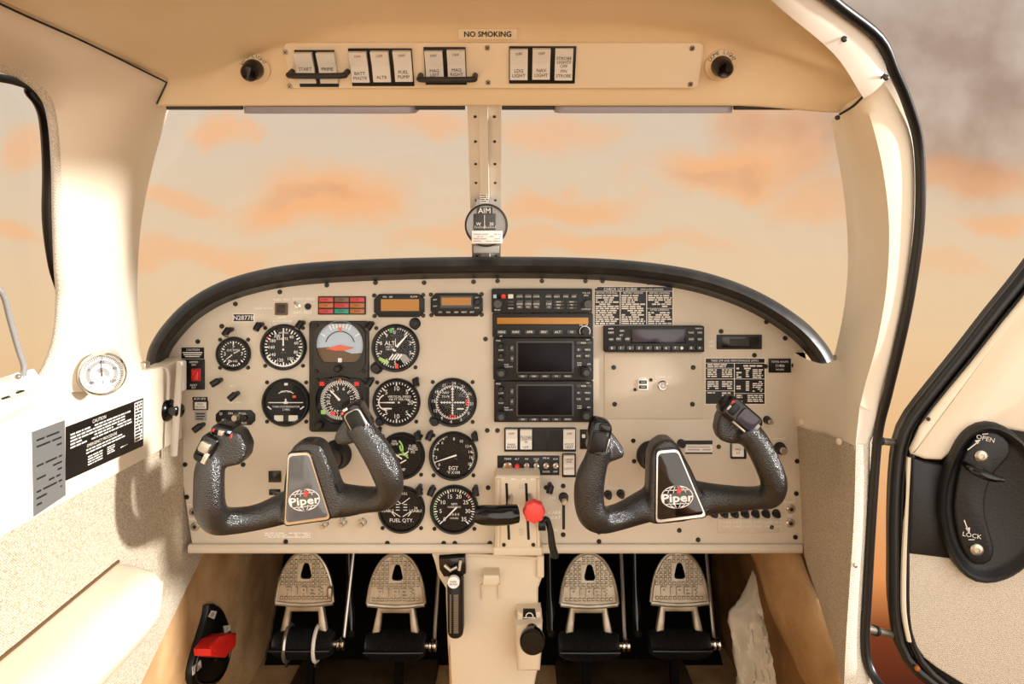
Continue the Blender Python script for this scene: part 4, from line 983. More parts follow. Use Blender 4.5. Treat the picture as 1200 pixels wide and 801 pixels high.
slab(t, 846, 394.5, 891, 407, .002, .0026, 'black_gloss', 'window', .0005, .0003); slab(t, 855, 396.5, 878, 405, .0026, .0029, 'cluster', 'readout', .0003, 0)
t = PF.thing('usb_charger', 'white twin USB charging port on the access plate', 'charger', 753.5, 450.5, .004); slab(t, 747.5, 444, 759.5, 457, 0, .004, 'off_white', 'body', .0005, .0004)
for y in (447.5, 453.3): slab(t, 749, y-1.9, 758, y+1.9, .004, .0043, 'black', 'port', .0002, 0); slab(t, 751, y-.5, 756.5, y+.5, .0043, .0046, 'placard_grey', 'contact', 0, 0)
for p in ((744, 456), (762.5, 444.5)): q = t.l(*p); rep(SCR, 'screw', t.o, (q[0], -.0022, q[1]), scale=(.7,)*3)
t = PF.thing('audio_jack', 'round chrome socket beside the USB charging port', 'jack', 777, 452, .005); mb = MB(); R = 6*t.s
mb.lathe([(R, 0), (R, .003), (R*.8, .005), (R*.6, .005), (R*.55, .002)], seg=22); mb.build('nut', 'chrome', t.o); mb = MB(); mb.lathe([(R*.55, .001), (R*.55, .002), (R*.28, .003), (R*.2, .006)], seg=16); mb.build('centre_pin', 'off_white', t.o)

# ------------------------------------------------------------------ rocker switches
def rocker(t, px, py, w, h, d, lines=(), up=True, m='rocker', ink='ink', tilt=.0022):
    """a bent rocker cap; lines are (text, offset in px from the centre, height in px[, ink])"""
    q = t.l(px, py, d+.009); s = t.s; W, H = w*s, h*s
    zk = H*.02; a, b = (.0055, .0085) if up else (.0085, .0055)
    pr = [(0, -H/2), (-a, -H/2), (-.0045, zk), (-b, H/2), (0, H/2)]
    mb = MB()
    for x in (-W/2, W/2): mb.v += [(x, y, z) for y, z in pr]
    for i in range(5): mb.f.append((i, (i+1) % 5, 5+(i+1) % 5, 5+i))
    mb.f += [tuple(range(5)), tuple(reversed(range(5, 10)))]
    o = mb.build('rocker', m, t.o, smooth=0); o.location = (q[0], -d, q[1])
    for im in sorted({(l[3] if len(l) > 3 else ink) for l in lines}):
        mb = MB()
        for l in lines:
            if (l[3] if len(l) > 3 else ink) != im: continue
            z = -l[1]*s
            if z >= zk: k = (-b+.0045)/(H/2-zk); y0 = -.0045+k*(z-zk)
            else: k = (-.0045+a)/(zk+H/2); y0 = -.0045+k*(z-zk)
            mb.text(l[0], 0, z, l[2]*s, y0-.0004, 'c', yk=k)
        if mb.v: mb.build('lettering', im, o)
    return o
t = PF.thing('rocker_switch_row', 'row of three white rocker switches and two black blanks below the radio stack', 'switches', 633, 515, .006)
slab(t, 591, 501.5, 675, 529, 0, .006, 'black', 'frame', .001, .0006); slab(t, 591.5, 502, 674.5, 528.5, .0055, .0062, 'radio', 'bezel', .001, .0003)
rocker(t, 599.5, 515.3, 13.5, 23, .0062, [('OFF', -7, 2.6), ('PARK', 6, 2.6), ('BRAKE', 9, 2.6)]); rocker(t, 616.5, 515.3, 13.5, 23, .0062, [('FLOOD', -3, 2.6), ('LIGHTS', 0, 2.6), ('HI', 3, 2.6), ('OFF', 9, 2.6)])
for x in (633, 650.5): slab(t, x-6.8, 504, x+6.8, 526.5, .0062, .0066, 'black', 'blank', .0005, 0)
rocker(t, 667.3, 515.3, 13.5, 23, .0062, [('OFF', -7, 2.6), ('PITOT', 6, 2.6), ('HEAT', 9, 2.6)])
t = PF.thing('landing_light_switch', 'single white rocker switch in a black frame left of the right yoke', 'switch', 667, 545, .006)
slab(t, 659, 532, 675, 559, 0, .006, 'black', 'frame', .001, .0006); rocker(t, 667, 545.5, 12.5, 22.5, .006, [('LAND', -7, 2.4), ('ING', -4, 2.4), ('LIGHTS', 4, 2.4)])
t = PF.thing('rocker_switch', 'white rocker switch in a black frame behind the right yoke grip', 'switch', 866, 527, .006)
slab(t, 857, 519, 875, 537.5, 0, .006, 'black', 'frame', .001, .0006); rocker(t, 866, 528, 13, 15, .006, [('PNL', -1, 2.6), ('LT', 3, 2.6)]); slab(t, 874, 538, 880, 545, 0, .001, 'off_white', 'tag', 0, 0)
t = PF.thing('small_black_plate', 'small black switch plate peeking out behind the right yoke grip', 'switch', 686, 514, .004); slab(t, 680, 503.5, 692, 526, 0, .004, 'black', 'plate', .0005, .0005); slab(t, 682, 509, 686, 513, .004, .007, 'off_white', 'lever', .0005, .0005)
# avionics jack plate with toggles
t = PF.thing('toggle_plate', 'black plate with an amber jack, red lamp and four chrome toggles above the quadrant', 'switch plate', 619, 545, .003)
slab(t, 583, 534, 655.5, 556.5, 0, .003, 'black', 'plate', .0005, .0004)
q = t.l(595, 547.5, .006); R = 5.8*t.s; mb = MB(); mb.lathe([(R, .003), (R, .005), (R*.7, .007), (R*.35, .006), (R*.3, .004)], (q[0], 0, q[1]), seg=18); mb.build('jack', 'chrome', t.o); mb = MB(); mb.prism(circ(q[0], q[1], R*.5, 14), -.004, -.0065); mb.build('jack_core', 'amber_lens', t.o)
q = t.l(606, 546.8, .006); mb = MB(); mb.lathe([(R*.55, .003), (R*.55, .005), (R*.3, .008)], (q[0], 0, q[1]), seg=14); mb.build('lamp', 'red_soft', t.o)
for i in range(4):
    q = t.l(617.3+i*11.3, 546, .006); R = 3.5*t.s; mb = MB(); mb.lathe([(R, .003), (R, .005), (R*.6, .0055)], (q[0], 0, q[1]), seg=6); n_ = mb.build('hex_nut', 'chrome', t.o); mb = MB(); mb.tube([(q[0], -.004, q[1]), (q[0], -.014, q[1]+.006)], [R*.3, R*.5], 8); mb.build('toggle', 'chrome', n_)
lettering(t, [('TEMPS', 595, 537.5, 2), ('ALT', 606, 537.5, 2), ('MK', 617.3, 537.5, 2), ('HDG', 628.6, 537.5, 2), ('UP', 628.6, 540, 2), ('FM HI', 640, 536.5, 2), ('AUX', 651, 537.5, 2), ('LO', 617.3, 552.4, 2), ('MUTE', 628.6, 552.4, 2), ('MODE', 640, 552.4, 2), ('OFF', 651, 552.4, 2)], .0034)
# defroster slider slot right of the right yoke hub
t = PF.thing('defrost_slider', 'black slider slot with printed scale right of the right yoke hub', 'slider', 816, 524, .003)
slab(t, 800, 516, 835, 520.3, 0, .0022, 'black', 'slot', .0005, 0); slab(t, 803, 521, 835, 530, 0, .0020, 'off_white', 'scale_plate', .0005, 0); slab(t, 803, 529.8, 835, 531.6, 0, .0024, 'black', 'scale_edge', 0, 0); knob(t, 799.5, 520.5, 4.6, 0, 'black', None, .014)
dashes(t, [(806, 523, 832, 524), (806, 526, 820, 527.4), (823, 526, 833, 527.4)], .0023, 'placard_grey'); 
t = PF.thing('carb_heat_slider', 'vertical slider with a chrome capped black knob lettered CARB HEAT', 'slider', 660.5, 600, .003)
slab(t, 659, 582, 662.2, 620, 0, .0012, 'black', 'slot', .0008, 0); knob(t, 661, 585, 5.4, 0, 'black', 'chrome', .018)
for p in ((713, 580.5, 'left one of two black knobs beside the right yoke grip'), (728, 579.5, 'right one of two black knobs beside the right yoke grip')):
    knob(ip, p[0], p[1], 4.6, 0, 'black', 'black_soft', .012, 'control_knob')
knob(ip, 901, 493, 4.4, 0, 'black', 'chrome', .014, 'control_knob')
knob(ip, 916, 526.5, 6.8, 0, 'black', 'chrome', .014, 'dimmer_knob')
for i in range(7):
    px = 837.5+i*12.2; knob(ip, px, 602.5, 4.6, 0, 'black_soft', 'black', .009, 'circuit_breaker')

# ================================================================== THROTTLE QUADRANT
t = PF.thing('throttle_quadrant', 'beige throttle quadrant block with two black slots', 'quadrant', 607, 600, .04)
d = .045
c = t.rect(580, 557, 633.5, 645, d); mb = MB(); mb.rrect(c[0], c[1], c[2], c[3], .01, -d, .004, .004); mb.build('body', 'console', t.o)
c = t.rect(577.5, 640, 636, 651, d); mb = MB(); mb.rrect(c[0], c[1], c[2], c[3], .02, -d-.003, .004, .004); mb.build('foot', 'console', t.o)
slab(t, 587, 560, 629, 641, d, d+.0015, 'console', 'face_plate', .004, .001)
for x in (594.5, 617.5):
    p0 = t.l(x-1, 566, d+.002); p1 = t.l(x+2, 632, d+.002); mb = MB(); mb.bar(p0[0], p0[1], p1[0], p1[1], .004, -d-.0019); mb.prism([(p0[0]-.0022, p0[1]), (p0[0]+.0022, p0[1]), (p1[0]+.0022, p1[1]), (p1[0]-.0022, p1[1])], -d, -d-.0021); mb.build('slot', 'black', t.o)
for x in (590.5, 625): q = t.l(x, 637.5, d); rep(SCR, 'screw', t.o, (q[0], -d-.0015, q[1]), scale=(.8,)*3)
mb = MB()
for x0, x1 in ((582.5, 586),): q = t.l(584, 560, d); q2 = t.l(584, 640, d); mb.tube([(q[0], -d-.001, q[1]), (q2[0], -d-.001, q2[1])], .0024, 8); mb.build('side_rail', 'console', t.o)
mb = MB()
q = t.l(631, 560, d); q2 = t.l(631, 640, d); mb.tube([(q[0], -d-.001, q[1]), (q2[0], -d-.001, q2[1])], .003, 8); mb.build('side_rail', 'console', t.o)
dashes(t, [(588, 559.3, 592, 560.3), (599, 560.5, 604, 561.5), (611, 560.5, 616, 561.5), (622, 560.5, 627, 561.5)], d+.0018)
lettering(t, [('FULL', 611, 568, 1.8), ('RICH', 611, 571, 1.8), ('IDLE', 611, 620, 1.8), ('CUT', 611, 623, 1.8), ('OFF', 611, 626, 1.8)], d+.0018, 'placard_grey')
t = PF.thing('throttle_lever', 'black horizontal throttle handle on the quadrant', 'lever', 583, 604, .10); dd = .105
y0 = t.l(559, 604, dd); y1 = t.l(606, 603, dd); P = [(y0[0]+(y1[0]-y0[0])*k/8, -dd+.006*abs(k/4-1)**2, y0[1]+(y1[1]-y0[1])*k/8) for k in range(9)]
mb = MB(); mb.tube(P, [.0135, .0155, .016, .016, .016, .016, .016, .0155, .0145], 20); mb.build('handle', 'black_gloss', t.o)
q = t.l(596, 604, dd); mb = MB(); mb.tube([(q[0], -dd, q[1]), (q[0]+.004, -.04, q[1]+.012)], [.004, .004], 8); mb.build('stem', 'steel', t.o)
t = PF.thing('mixture_lever', 'red eight-lobed mixture knob on the quadrant', 'lever', 626, 601, .10); dd = .10; R = 12.5*(D-dd)/FPX
q = t.l(626, 601, dd); mb = MB(); n = 32; pr = [(q[0]+R*(1+.06*math.cos(8*2*PI*k/n))*math.cos(2*PI*k/n), q[1]+R*(1+.06*math.cos(8*2*PI*k/n))*math.sin(2*PI*k/n)) for k in range(n)]
mb.prism(pr, -dd+.016, -dd, .003); mb.build('knob', 'red_soft', t.o)
mb = MB(); mb.tube([(q[0], -dd+.01, q[1]), (q[0]-.006, -.04, q[1]+.012)], [.004, .004], 8); mb.build('stem', 'steel', t.o)
t = PF.thing('friction_lever', 'curved black lever hanging beside the quadrant', 'lever', 643, 625, .05); dd = .05
pts = [(636, 610, .06), (641, 608, .058), (645, 622, .056), (647, 638, .054), (650, 651, .052)]; P = []
for (x, y, z) in pts: q = t.l(x, y, z); P.append((q[0], -z, q[1]))
mb = MB(); mb.tube(smooth_poly([Vector(p) for p in P], 4), [.006+.005*(k/16) for k in range(17)], 14, flat=.6); mb.build('lever_arm', 'black_soft', t.o)
q = t.l(635, 612, .05); mb = MB(); mb.lathe([(.011, .0), (.011, .012)], (q[0]-.006, -.055, q[1]), (1, 0, 0), seg=18); mb.build('pivot', 'black', t.o)

# ================================================================== YOKES
def remesh(mb, name, m, parent, vox=.0028, it=14):
    tmp = bpy.data.meshes.new('tmp'); tmp.from_pydata(mb.v, [], mb.f); o = bpy.data.objects.new('tmp', tmp); COL.objects.link(o)
    a = o.modifiers.new('r', 'REMESH'); a.mode = 'VOXEL'; a.voxel_size = vox
    b = o.modifiers.new('s', 'SMOOTH'); b.iterations = it; b.factor = .6
    dg = bpy.context.evaluated_depsgraph_get(); dg.update()
    me = bpy.data.meshes.new_from_object(o.evaluated_get(dg)); bpy.data.objects.remove(o)
    inv = parent.matrix_basis.inverted(); me.transform(inv); me.name = name
    me.polygons.foreach_set('use_smooth', [True]*len(me.polygons)); me.materials.clear(); me.materials.append(MT[m])
    r = bpy.data.objects.new(name, me); COL.objects.link(r); r.parent = parent; return r
def limb(mb, pts, seg=18):
    P = smooth_poly([at(x, y, Y) for x, y, Y, r in pts], 5); R = smooth_poly([Vector((r*Y/FPX, 0, 0)) for x, y, Y, r in pts], 5)
    mb.tube(P, [r.x for r in R], seg, up=(0, 1, 0))
def ball(mb, px, py, Y, r, sq=1):
    c = at(px, py, Y); R = r*Y/FPX; mb.lathe([(R*math.sin(a), -R*math.cos(a)*sq) for a in [PI*k/10 for k in range(1, 10)]], c, seg=16)
def emblem(parent, px, py, Y, w, h, tilt, pm_='hub_plate'):
    c = at(px, py, Y); s = Y/FPX; a, b = w*s/2, h*s/2; mb = MB(); y = Y
    def el(cx, A_, B_, wd, a0=0, a1=360, n=28):
        vs = []
        for i in range(n+1):
            t = math.radians(a0+(a1-a0)*i/n); 
            for k in (-1, 1): vs.append((cx+math.sin(t)*(A_+k*wd/2), y, math.cos(t)*(B_+k*wd/2)))
        mb.add(vs, [(2*i, 2*i+2, 2*i+3, 2*i+1) for i in range(n)])
    wd = s*1.1
    el(0, a, b, wd); el(0, a*.62, b, wd*.8); el(0, a*.24, b, wd*.8)
    for z in (-.62, .62): x = a*math.sqrt(1-z*z); mb.bar(-x, z*b, x, z*b, wd*.8, y)
    bd = MB(); bd.rrect(0, -b*.06, a*1.84, b*.86, y-.0001, y-.0003, b*.3); ca, sa = math.cos(tilt), math.sin(tilt); bd.v = [(c.x+x*ca-z*sa, yy, c.z+x*sa+z*ca) for x, yy, z in bd.v]; bd.build('emblem_band', pm_, parent, world=True)
    mb.text('Piper', 0, -b*.06, b*.72, y-.0007, wide=1.3, bold=.05)
    ca, sa = math.cos(tilt), math.sin(tilt)
    mb.v = [(c.x+x*ca-z*sa, yy, c.z+x*sa+z*ca) for x, yy, z in mb.v]
    o = mb.build('emblem', 'white', parent, world=True, smooth=0, label='white globe emblem lettered Piper')
    mb = MB(); mb.rrect(c.x+a*.12, c.z+b*.6, a*.24, b*.5, Y, Y-.0011, 0, 0, -.3); mb.build('emblem_flag', 'red_soft', o if False else parent, world=True)
def yoke(name, label, hub, hubY, outer, plate_, emb, arms, wings, shaft, heads, plate_mat, shaft_to, arm_mat='leather'):
    t = thing(name, label, 'yoke', at(hub[0], hub[1], hubY), group='control yokes')
    mb = MB(); P = [at(x, y, hubY-.02) for x, y in outer]
    mb.prism([(p.x, p.z) for p in P], hubY+.022, hubY-.02, .004)
    for a in arms: limb(mb, a)
    for w, yb, yf in wings: mb.prism([(at(x, y, yf).x, at(x, y, yf).z) for x, y in w], yb, yf, .004)
    remesh(mb, 'yoke_frame', arm_mat, t)
    P = [at(x, y, hubY-.022) for x, y in plate_]; cx = sum(p.x for p in P)/len(P); cz = sum(p.z for p in P)/len(P)
    # rounded plate corners
    pts = []
    n = len(P)
    for i in range(n):
        p = Vector((P[i].x, P[i].z)); a = Vector((P[i-1].x, P[i-1].z)); b = Vector((P[(i+1) % n].x, P[(i+1) % n].z))
        pa = p+(a-p).normalized()*.006; pb = p+(b-p).normalized()*.006
        for k in range(4): q = k/3; pts.append(tuple((1-q)**2*pa+2*q*(1-q)*p+q*q*pb))
    grow = lambda f: [(cx+(x-cx)*f, cz+(z-cz)*f) for x, z in pts]
    mb = MB(); mb.prism(grow(1.13), hubY-.01, hubY-.0215, .001); mb.build('plate_border', 'black_gloss', t, world=True)
    mb = MB(); mb.holed(grow(1.08), grow(1.0), hubY-.012, hubY-.0228); mb.build('chrome_edge', 'chrome', t, world=True)
    mb = MB(); mb.prism(grow(1.01), hubY-.012, hubY-.0222, .0008); mb.build('hub_plate', plate_mat, t, world=True)
    emblem(t, emb[0], emb[1], hubY-.0228, emb[2], emb[3], emb[4], plate_mat)
    s0 = at(*shaft_to, D-.002); s1 = at(hub[0], hub[1]-6, hubY)
    mb = MB(); mb.tube([s0, s1], .0165, 20); mb.build('shaft', 'black', t, world=True)
    mb = MB(); mb.lathe([(.026, 0), (.026, .004), (.022, .008), (.0185, .03)], s0, seg=26); mb.build('collar', 'black_soft', t, world=True)
    for h in heads: h(t)
    return t
def head_block(px, py, w, h, rot, Y, keys, back=.034, m='black_gloss', r=.3):
    def f(t):
        c = at(px, py, Y); s = Y/FPX
        mb = MB(); mb.rrect(c.x, c.z, w*s, h*s, Y+back, Y, w*s*r, .003, rot, 4); hd = mb.build('switch_head', m, t, world=True)
        for (dx, dy, kw, kh, hh, km, nm) in keys:
            x = dx*math.cos(rot)+dy*math.sin(rot)*1; z = -dy*math.cos(rot)+dx*math.sin(rot)
            # dx, dy are measured in the head's own turned axes, dy downwards
            mb = MB(); mb.rrect(c.x+x*s, c.z+z*s, kw*s, kh*s, Y+.002, Y-hh, min(kw, kh)*s*.25, .0012, rot, 3); k = mb.build(nm, km, t, world=True)
            k.parent = hd; 
    return f
YD = 1.035
def Lm(*p): return [(x, y, Y, r) for x, y, Y, r in p]
yoke('control_yoke', 'black leather control yoke with a grey hub plate before the left gauges', (362, 568), YD,
     [(329, 610), (331, 570), (336, 536), (342, 524), (351, 519), (368, 519), (376, 524), (386, 548), (397, 580), (399, 600), (394, 608), (370, 613), (333, 617)],
     [(339, 534), (362, 532.5), (385, 605), (335, 612)], (356.5, 585.5, 36, 25, .12),
     [Lm((251, 530, .985, 14), (246, 548, .98, 17), (245, 572, .98, 17.5), (246, 594, .985, 18), (254, 608, 1.0, 17.5), (272, 610, 1.015, 15.5), (300, 606, 1.03, 15), (325, 598, 1.04, 17.5), (345, 590, 1.05, 20)),
      Lm((380, 586, 1.045, 21), (405, 586, 1.04, 19), (428, 585, 1.025, 15.5), (448, 583, 1.0, 15), (457, 571, .985, 16), (452, 550, .975, 18), (440, 527, .97, 17.5), (427, 508, .97, 16), (418, 496, .97, 15))],
     [([(245, 505), (266, 502), (279, 508), (287, 524), (286, 538), (279, 546), (262, 549), (240, 548), (232, 530)], 1.012, .972), ([(404, 490), (397, 500), (390, 513), (392, 521), (402, 523), (424, 518), (428, 500), (414, 488)], 1.0, .975)],
     None,
     [head_block(240, 527, 21, 34, -.45, .965, [(-1, -4, 13, 13, .006, 'steel', 'trim_button'), (5, 8, 7, 14, .003, 'chrome', 'side_trim'), (-2, 11, 10, 7, .003, 'black', 'rocker_key')]),
      head_block(259, 506, 26, 13, -.25, .972, [(1, 0, 7, 7, .005, 'steel', 'hat_button'), (-9, 0, 3, 4, .003, 'red_lens', 'button'), (9, -2, 4, 3, .002, 'sky_blue', 'label_chip'), (12.5, 2, 2, 5, .001, 'red_soft', 'button')], r=.35),
      head_block(416, 493, 25, 39, .5, .958, [(1, 0, 21, 26, .0015, 'steel', 'key_frame'), (1, 0, 18, 23, .0035, 'black', 'rocker_key'), (2, 15.5, 6, 4, .003, 'chrome', 'button'), (-4, -17, 6, 3, .002, 'off_white', 'label_chip'), (-9, -15, 3, 3, .003, 'red_soft', 'button')])],
     'hub_plate', (395, 532), 'grip')
yoke('control_yoke', 'black leather control yoke with a black hub plate before the right half of the panel', (797, 568), YD,
     [(761, 610), (761, 570), (762, 536), (768, 522), (778, 516), (788, 516), (797, 524), (812, 552), (830, 592), (831, 601), (826, 607), (800, 613), (766, 616)],
     [(771, 531), (794, 529), (825, 602), (770, 609)], (793.5, 582, 37, 26, .05),
     [Lm((703, 520, .97, 13), (699, 538, .975, 14.5), (692, 560, .98, 17.5), (690, 582, .985, 18), (694, 602, .99, 17.5), (706, 609, 1.005, 15.5), (728, 604, 1.025, 15.5), (750, 595, 1.04, 18), (772, 586, 1.05, 21)),
      Lm((815, 584, 1.045, 21), (838, 584, 1.035, 17.5), (862, 584, 1.02, 15), (886, 583, 1.0, 13.5), (902, 580, .985, 15), (907, 566, .975, 15.5), (900, 545, .97, 15.5), (891, 526, .97, 15.5), (882, 512, .97, 15.5), (872, 500, .97, 15))],
     [([(714, 504), (724, 516), (733, 529), (732, 537), (722, 541), (704, 546), (694, 530), (698, 506)], 1.0, .975), ([(850, 478), (843, 492), (841, 506), (845, 517), (856, 521), (876, 521), (890, 512), (880, 490), (862, 476)], 1.005, .972)],
     None,
     [head_block(703, 514, 24, 40, -.22, .958, [(0, 3, 20, 25, .0015, 'screw', 'key_frame'), (0, 3, 18, 22, .0035, 'black', 'rocker_key'), (1, 17, 6, 4, .003, 'screw', 'button'), (3, -14, 14, 8, .004, 'black_gloss', 'rocker_key'), (11, 5, 3, 16, .002, 'chrome', 'side_trim')]),
      head_block(871, 489, 27, 48, .86, .958, [(2, 5, 19, 24, .0035, 'screen_grey', 'rocker_key'), (2, 19, 8, 5, .003, 'placard_grey', 'button'), (0, -15, 14, 9, .003, 'black', 'rocker_key'), (-11.5, 4, 3, 22, .002, 'steel', 'side_trim'), (6, -21, 4, 3, .002, 'red_soft', 'button'), (-2, -20, 6, 3, .002, 'off_white', 'label_chip')])],
     'hub_plate_dark', (763, 533))

# ================================================================== OVERHEAD SWITCH PANEL
TILT = math.atan2(.0382, .0667)
yA, yB = .858, .820; zA, zB = zc(119, yA), zc(48, yB)
OT = math.atan2(yA-yB, zB-zA)
OF = Frame((0, (yA+yB)/2-.004, (zA+zB)/2), (OT, 0, 0))
t = OF.thing('overhead_switch_panel', 'cream overhead plate carrying rows of white rocker switches', 'switch panel', 575, 77, .003)
def cvp(x0, y0, x1, y1, d): return t.rect(x0, y0, x1, y1, d)
c = cvp(331.5, 50.5, 818, 103.5, .003); mb = MB(); mb.rrect(c[0], c[1], c[2], c[3], .006, -.003, .006, .0008); mb.build('plate', 'overhead_plate', t.o)
for p in ((334.5, 61), (339.5, 101), (571, 56), (572, 96.5), (811, 56.5), (809, 98.5)):
    q = t.l(p[0], p[1], .003); mb = MB(); mb.lathe([(.0034, .003), (.0034, .0036), (.003, .0044)], (q[0], 0, q[1]), seg=12); s_ = mb.build('screw', 'steel', t.o)
    mb = MB(); mb.bar(q[0]-.002, q[1]-.002, q[0]+.002, q[1]+.002, .0009, -.0046); mb.bar(q[0]-.002, q[1]+.002, q[0]+.002, q[1]-.002, .0009, -.0046); mb.build('cross_slot', 'ink', s_)
def ofr(x0, y0, x1, y1): return slab(t, x0, y0, x1, y1, .003, .005, 'black', 'switch_frame', .0005, .0004)
ofr(344.5, 59, 397, 102); ofr(407.5, 57, 485.5, 101); ofr(496, 55.5, 547, 99.5); ofr(596.5, 54.5, 673.5, 98)
R1 = 1.05
for (px, py, ls, up) in ((356.5, 81, [('START', 1, 3.6)], True), (382.5, 81, [('PRIME', 1, 3.6)], True),
                         (420, 80, [('OFF', -13, 3, 'ink_red'), ('BATT', 7, 3.6, 'ink'), ('MASTR', 12.5, 3.6, 'ink')], True), (445.5, 79.5, [('OFF', -13, 3, 'ink_red'), ('ALTR', 12, 3.6)], True), (471.5, 79, [('OFF', -13, 3), ('FUEL', 6.5, 3.8), ('PUMP', 12, 3.8)], True),
                         (508.5, 79, [('OFF', -13, 3), ('MAG', 5, 3.6), ('LEFT', 10, 3.6)], True), (534.5, 78, [('OFF', -13, 3), ('MAG', 5, 3.6), ('RIGHT', 10, 3.6)], True),
                         (608, 77, [('OFF', -13, 3), ('LDG', 7, 3.8), ('LIGHT', 12.5, 3.8)], True), (634.5, 76.5, [('OFF', -13, 3), ('NAV', 7, 3.8), ('LIGHT', 12.5, 3.8)], True), (661, 76.5, [('STROBE', -7, 3.4), ('LIGHTS', -2.5, 3.4), ('OFF', 2, 3.4), ('FIN', 7.5, 3.4), ('STROBE', 12.5, 3.4)], False)):
    rocker(t, px, py, 20.5, 35.5, .004, ls, up)
for (xa, xb, y) in ((337.5, 403.5, 89), (491, 556, 93.5)):
    a = t.l(xa, y, .022); b = t.l(xb, y, .022); mb = MB()
    mb.tube(smooth_poly([Vector((a[0], -.002, a[1])), Vector((a[0]+.0005, -.014, a[1])), Vector((a[0]+.006, -.021, a[1])), Vector((b[0]-.006, -.021, b[1])), Vector((b[0]-.0005, -.014, b[1])), Vector((b[0], -.002, b[1]))], 4), .0036, 12); mb.build('guard_bar', 'cluster', t.o)
# no-smoking strip
_a = Vector((0, .8185, zc(46, .8185))); _b = Vector((0, .812, zc(34, .812)))
NF = Frame((_a+_b)/2, (math.atan2(_a.y-_b.y, _b.z-_a.z), 0, 0))
o = NF.thing('no_smoking_strip', 'beige adhesive strip lettered NO SMOKING above the overhead switches', 'sign', 571, 40, .004)
slab(o, 537, 34, 606, 46, -.002, .002, 'overhead_plate', 'strip', .0005, 0); q = o.l(571.5, 40, .0026); mb = MB(); mb.text('NO SMOKING', q[0], q[1], 6*o.s, -.0026, bold=.04); mb.build('lettering', 'ink', o.o)
# dome light knobs
for (px, py, lb, sd) in ((295, 83, 'black DOME LIGHT knob beside the START and PRIME switches', 1), (847, 79, 'black DOME LIGHT knob beside the blank end of the overhead plate', -1)):
    k = OF.thing('dome_light_dimmer', lb, 'dimmer', px, py, .01, 'dome light knobs')
    s = k.s; mb = MB(); mb.lathe([(18*s, -.014), (18*s, .0008), (17.5*s, .0012)], seg=32); mb.build('base_disc', 'headliner', k.o)
    mb = MB(); n = 18; mb.lathe([(11.5*s, .0), (12*s, .003), (12*s, .008), (10.5*s, .012), (10*s, .02), (8*s, .0225), (3*s, .021)], seg=26); mb.build('knob', 'black_gloss', k.o)
    mb = MB()
    for i, ch_ in enumerate('DOME LIGHT'):
        a = -62+i*124/9; mb.text(ch_, 15.5*s*math.sin(math.radians(a)), 15.5*s*math.cos(math.radians(a)), 4.2*s, -.0014, rot=-math.radians(a))
    mb.build('lettering', 'ink', k.o)

# ---- sun visors folded against the head of the windscreen
for (x0, x1, y, lb) in ((284, 487, 128, 'grey folded sun visor edge above the left half of the windscreen'), (650, 860, 127.5, 'grey folded sun visor edge above the right half of the windscreen')):
    a = at(x0, y, .875); b = at(x1, y, .875); v = thing('sun_visor', lb, 'sun visor', (a+b)/2, group='folded sun visors'); w = (b.x-a.x)
    mb = MB(); mb.rrect(0, .06, w, .13, .005, -.005, .012, .002, n=4); mb.M = None
    # lay the visor forward against the glass
    ang = -1.25; ca, sa = math.cos(ang), math.sin(ang); mb.v = [(x, y_*ca-z*sa, y_*sa+z*ca) for x, y_, z in mb.v]; mb.build('visor_board', 'visor', v)
for (x0, x1) in ((196, 284), (487, 545), (588, 650), (860, 944)):
    a = at(x0, 125.5, .88); b = at(x1, 125.5, .88); mb = MB(); mb.tube([a, b], .0035, 8); o = mb.build('visor_rod', 'deck', None); tag(o, {196: 'dark visor rod running into the left corner of the windscreen head', 487: 'dark visor rod between left visor and centre post', 588: 'dark visor rod between centre post and right visor', 860: 'dark visor rod running into the right corner of the windscreen head'}[x0], 'rod', 'visor rods')

# ---- windscreen centre post
cp0, cp1 = at(567.5, 118, .905), at(570, 306, 1.30)
post = thing('windscreen_centre_post', 'riveted beige metal centre post dividing the windscreen', 'post', cp1); ax = (cp0-cp1); n = 14
def along(t_, off, up=0):
    p = cp1+ax*t_; s = p.y/FPX; return p+Vector((off*s, 0, 0))+Vector((0, -.75, -.66))*up
hw = lambda t_: 16.5+3.5*t_
rows = []
for i in range(n):
    t_ = i/(n-1); h = hw(t_); rows.append([along(t_, -h, -.006), along(t_, -h, 0), along(t_, -6.5, 0), along(t_, -6, .008), along(t_, 4, .008), along(t_, 4.6, 0), along(t_, h, 0), along(t_, h, -.006)])
mb = MB(); mb.loft(rows); orient(mb.build('channel', 'post_metal', post, world=True, smooth=30), EYE)
rv = MB(); rv.lathe([(.0022, 0), (.0022, .0008), (.001, .0018)], (0, 0, 0), (0, -.75, -.66), seg=8); r0 = None
for t_ in (.93, .81, .69, .58, .47, .37, .27, .05):
    for off in (-11, 11.5):
        p = along(t_, off, .0005)-cp1
        if r0 is None: o = rv.build('rivet', 'screw', post); r0 = o.data; o.location = p
        else: rep(r0, 'rivet', post, p)
mb = MB(); a = along(.52, -1, .009); s = a.y/FPX; mb.rrect(a.x, a.z, 10*s, 17*s, a.y, a.y-.001); mb.build('placard', 'off_white', post, world=True)
mb = MB(); mb.scribble(a.x-4.5*s, a.x+4.5*s, a.z-8*s, a.z+8*s, 7, a.y-.0014, 4, 1, .5, .1); mb.build('small_print', 'ink', post, world=True)
